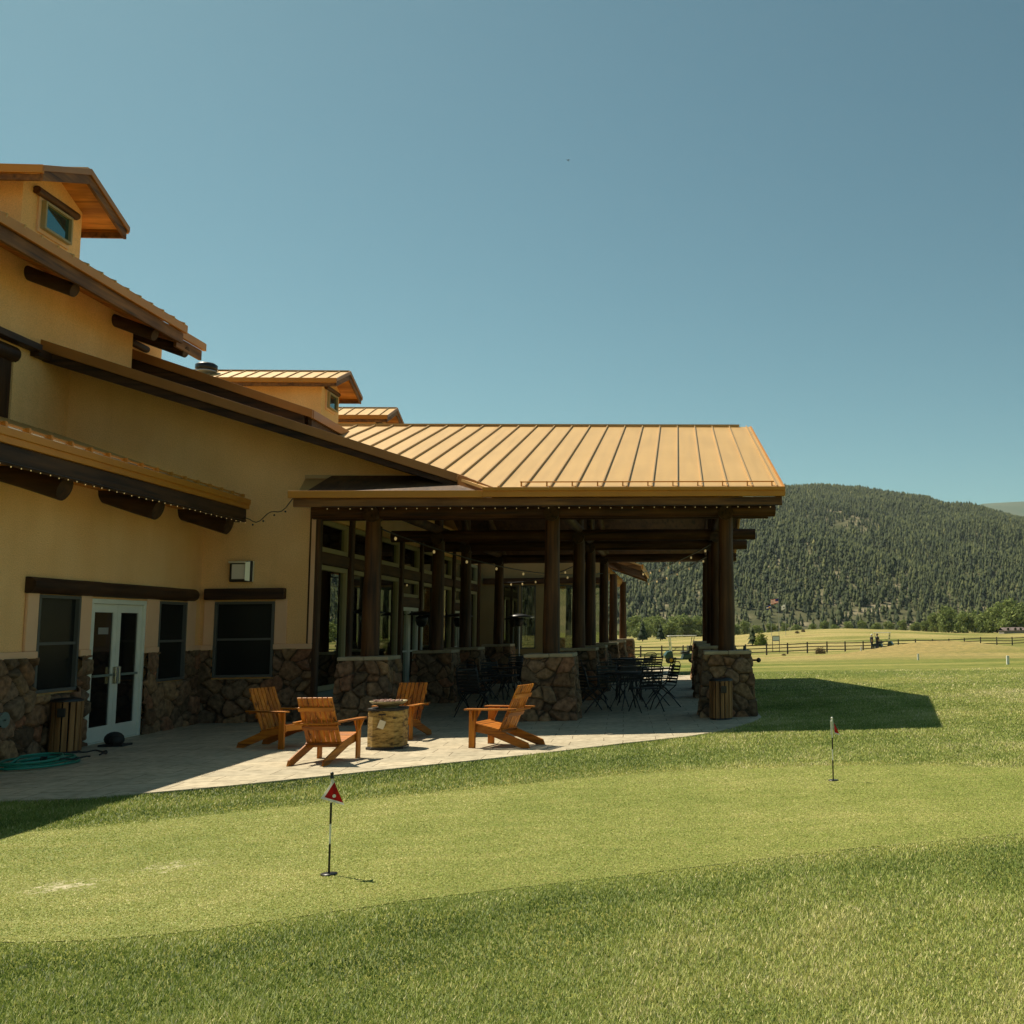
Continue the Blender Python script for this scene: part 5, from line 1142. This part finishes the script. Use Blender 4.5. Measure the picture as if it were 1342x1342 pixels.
# ------------------------------------------------------------------ golf carts and people
def cart(x, y, rz, lab, bags=True, s=1.0):
    z = flat_z(x, y); r = empty('golf_cart', (x, y, z), rz, lab, 'golf cart', 'golf carts'); r.scale = (s,s,s)
    # front is -X
    g = G(); g.prism([(-1.18,-.55,.35),(-1.20,-.55,.55),(-1.0,-.55,.82),(-.68,-.55,.86),(-.62,-.55,.40),(.0,-.55,.32),(.1,-.55,.62),(.85,-.55,.66),(1.15,-.55,.60),(1.15,-.55,.34),(.3,-.55,.26),(-.7,-.55,.26)], (0,1.10,0)); part('body', g, 'cartgreen', r, bev=.05)
    g = G(); g.box(-.02,.50,-.50,.50,.66,.80); g.box(.42,.54,-.50,.50,.80,1.18); part('seat', g, 'black', r, bev=.04)
    g = G(); g.box(-.92,.95,-.58,.58,1.80,1.87); part('canopy', g, 'cream', r, bev=.03)
    for sx, x0, x1 in ((0,-.72,-.82),(1,.62,.80)):
        for s_ in (-1, 1): g = G(); g.tube([(x0,s_*.52,.66),(x1,s_*.52,1.80)], .022, 6); part('roof_post', g, 'black' if sx else 'white', r)
    g = G(); g.prism([(-.73,-.50,.88),(-.73,.50,.88),(-.81,.50,1.76),(-.81,-.50,1.76)], (-.012,0,0)); part('windshield', g, 'clear', r)
    g = G(); g.tube([(-.62,-.25,.80),(-.38,-.25,1.04)], .018, 6); g.lathe((-.38,-.25,1.04), [(.17,-.012),(.18,0),(.17,.012),(.155,0)], 16, close=False); part('steering_wheel', g, 'black', r)
    for wx in (-.78,.78):
        for wy in (-.56,.56):
            g = G(); g.cyl((wx,wy-.09,.23),(wx,wy+.09,.23), .23, None, 22); w = part('wheel', g, 'rubber', r, bev=.03)
            g = G(); g.cyl((wx,wy-.095,.23),(wx,wy+.095,.23), .12, None, 16); part('rim', g, 'gold' if wx < 0 else 'grey', w)
    g = G(); g.box(.85,1.2,-.5,.5,.40,.46); g.box(.62,.68,-.45,.45,.8,1.2); part('bag_rack', g, 'black', r)
    if bags:
        for k, (s_, mt) in enumerate(((-.24,'black'),(.24,'navy'))):
            g = G(); g.cyl((1.02,s_,.46),(.92,s_,1.32), .13, .15, 14); b = part('golf_bag', g, mt, r)
            g = G()
            for q in range(5): a = q*1.25; g.ball((.90+.07*math.cos(a), s_+.07*math.sin(a), 1.42+.04*(q%2)), .05, 8); g.cyl((.91,s_,1.3),(.90+.07*math.cos(a), s_+.07*math.sin(a), 1.42), .01, None, 5)
            part('club_heads', g, 'grey' if k else 'white', b)
    return r
Y = 70; cart((893-890)/1342*Y, Y, R(8), 'green golf cart with cream canopy parked beyond the patio')
Y = 118.5; X = (1157-890)/1342*Y; cart(X, Y, R(180-20), 'distant golf cart with white canopy beside two golfers near the mound', bags=False, s=1.04)

def person(x, y, rz, lab, shirt, hat, pose='stand'):
    z = flat_z(x, y); r = empty('person', (x, y, z), rz, lab, 'person')
    J = [((0,0,.95),.15),((0,0,1.15),.14),((0,.01,1.38),.16),((0,0,1.50),.06),((0,-.01,1.56),.055),((0,-.02,1.65),.095),((0,-.01,1.73),.085),
         ((.18,0,1.42),.065),((.24,-.03,1.15),.05),((.20,-.22,1.02),.04),((-.18,0,1.42),.065),((-.25,-.02,1.15),.05),((-.22,-.20,1.0),.04),
         ((.10,0,.86),.10),((.12,-.03,.48),.07),((.13,.02,.09),.05),((.13,-.13,.04),.045),((-.10,0,.86),.10),((-.12,-.02,.48),.07),((-.14,.04,.09),.05),((-.14,-.11,.04),.045)]
    Ed = [(0,1),(1,2),(2,3),(3,4),(4,5),(5,6),(2,7),(7,8),(8,9),(2,10),(10,11),(11,12),(0,13),(13,14),(14,15),(15,16),(0,17),(17,18),(18,19),(19,20)]
    me = bpy.data.meshes.new('body'); me.from_pydata([p for p, _ in J], Ed, []); o = bpy.data.objects.new('body', me); C.objects.link(o); o.parent = r
    sk = o.modifiers.new('skin', 'SKIN'); sd = me.skin_vertices[0].data
    for i, (_, q) in enumerate(J): sd[i].radius = (q, q*.8 if i < 3 else q)
    sd[0].use_root = True; sb = o.modifiers.new('sub', 'SUBSURF'); sb.levels = sb.render_levels = 1; me.materials.append(M['skin'])
    g = G(); g.lathe((0,.01,0), [(.16,.90),(.17,1.15),(.20,1.35),(.17,1.45),(.08,1.50)], 14, close=False); g.cyl((.18,.01,1.42),(.235,-.02,1.18), .085, .07, 10); g.cyl((-.18,.01,1.42),(-.245,-.01,1.18), .085, .07, 10); part('shirt', g, shirt, r)
    g = G(); g.lathe((0,.01,0), [(.17,.98),(.185,.86),(.18,.80)], 14, close=False); g.cyl((.10,.0,.86),(.12,-.03,.5), .115, .085, 12); g.cyl((-.10,0,.86),(-.12,-.02,.5), .115, .085, 12); g.cyl((.12,-.03,.5),(.13,.02,.12), .085, .07, 12); g.cyl((-.12,-.02,.5),(-.14,.04,.12), .085, .07, 12); part('trousers', g, 'navy', r)
    g = G(); g.lathe((0,-.015,0), [(.115,1.70),(.11,1.76),(.07,1.81),(.01,1.82)], 14, close=False); g.box(-.08,.08,-.22,-.09,1.70,1.715); part('cap', g, hat, r)
Y = 117; X = (1142.5-890)/1342*Y; person(X, Y, R(70), 'golfer in dark clothes and white cap standing behind the distant cart', 'navy', 'white')
Y = 117.3; X = (1150-890)/1342*Y; person(X, Y, R(120), 'golfer in black clothes and dark cap standing at the distant cart side', 'black', 'black')

# birds
def bird(px, py, Y, lab, s=1.0):
    X = (px-890)/1342*Y; z = 1.6+(822-py+.0148*(890-px)*-1)*Y/1342
    r = bpy.data.objects.new('bird', mesh_of('bird', (lambda g: (g.cyl((-.12,0,0),(.1,0,0), .035, .02, 8, 2), g.ball((-.14,0,.01), .035), g.prism([(-.05,0,.01),(.05,0,.01),(.03,.30,.09),(-.02,.32,.09)], (0,0,.008)), g.prism([(-.05,0,.01),(.05,0,.01),(.03,-.30,.09),(-.02,-.32,.09)], (0,0,.008)), g.prism([(.09,-.02,0),(.09,.02,0),(.2,.05,0),(.2,-.05,0)], (0,0,.006)), g)[-1])(G()), Vector((0,0,0)), 'black'))
    C.objects.link(r); r.location = (X, Y, z); r.scale = (s,s,s); r.rotation_euler = (.2, .3, .7); tag(r, lab, 'bird', 'birds in the sky')
bird(743, 190, 110, 'tiny dark bird high in the middle of the sky')
bird(405, 480, 140, 'tiny dark bird low in the sky above the dormer roof')

# ------------------------------------------------------------------ the air
g = G(); g.box(-9700, 9700, -9700, 9700, -14, 860)
hz = bpy.data.materials.new('haze_air'); hz.use_nodes = True; t = hz.node_tree; t.nodes.remove(t.nodes['Principled BSDF'])
pv = t.nodes.new('ShaderNodeVolumePrincipled'); pv.inputs['Color'].default_value = (.80,.90,1,1); pv.inputs['Density'].default_value = .000035; pv.inputs['Anisotropy'].default_value = .2
t.links.new(pv.outputs[0], t.nodes['Material Output'].inputs['Volume']); M['haze'] = hz
solo('haze', g, 'haze', 'thin blue air between the lawn and the mountain', 'haze', kind='stuff')

# ------------------------------------------------------------------ camera, light, sky
cam = bpy.data.cameras.new('camera'); co = bpy.data.objects.new('camera', cam); C.objects.link(co)
cam.sensor_width = 36; cam.lens = 36.0; cam.shift_x = -.25; cam.clip_start = .1; cam.clip_end = 20000
rt = Vector((0.99619567,-0.08594715,-0.01439691)); up = Vector((0.00475076,-0.11139931,0.99376437)); fw = Vector((0.08701502,0.99005216,0.1105672))
co.matrix_world = Matrix(((rt.x,up.x,-fw.x,0),(rt.y,up.y,-fw.y,0),(rt.z,up.z,-fw.z,1.6),(0,0,0,1)))
bpy.context.scene.camera = co
S = Vector((-.56,.40,1)).normalized(); el = math.asin(S.z); rot = math.atan2(S.x, S.y)
sun = bpy.data.lights.new('sun', 'SUN'); so = bpy.data.objects.new('sun', sun); C.objects.link(so)
sun.energy = 5.0; sun.angle = R(.53); sun.color = (1,.90,.72); so.rotation_euler = (-S).to_track_quat('-Z', 'Y').to_euler(); so.location = S*60
w = bpy.data.worlds.new('World'); bpy.context.scene.world = w; w.use_nodes = True; t = w.node_tree; bg = t.nodes['Background']
sky = t.nodes.new('ShaderNodeTexSky'); sky.sky_type = 'NISHITA'; sky.sun_disc = False; sky.sun_elevation = el; sky.sun_rotation = rot; sky.air_density = 1.0; sky.dust_density = 3.6; sky.ozone_density = 1.0; sky.altitude = 2400
mx = t.nodes.new('ShaderNodeMix'); mx.data_type = 'RGBA'; mx.blend_type = 'MULTIPLY'; mx.inputs[0].default_value = 1; mx.inputs[7].default_value = (.83,1.14,.84,1)
t.links.new(sky.outputs[0], mx.inputs[6]); t.links.new(mx.outputs[2], bg.inputs[0]); bg.inputs[1].default_value = .075
sc = bpy.context.scene; sc.view_settings.view_transform = 'Standard'; sc.view_settings.look = 'None'; sc.view_settings.exposure = .4; sc.view_settings.gamma = 1
sc.cycles.max_bounces = 6; sc.cycles.transparent_max_bounces = 8
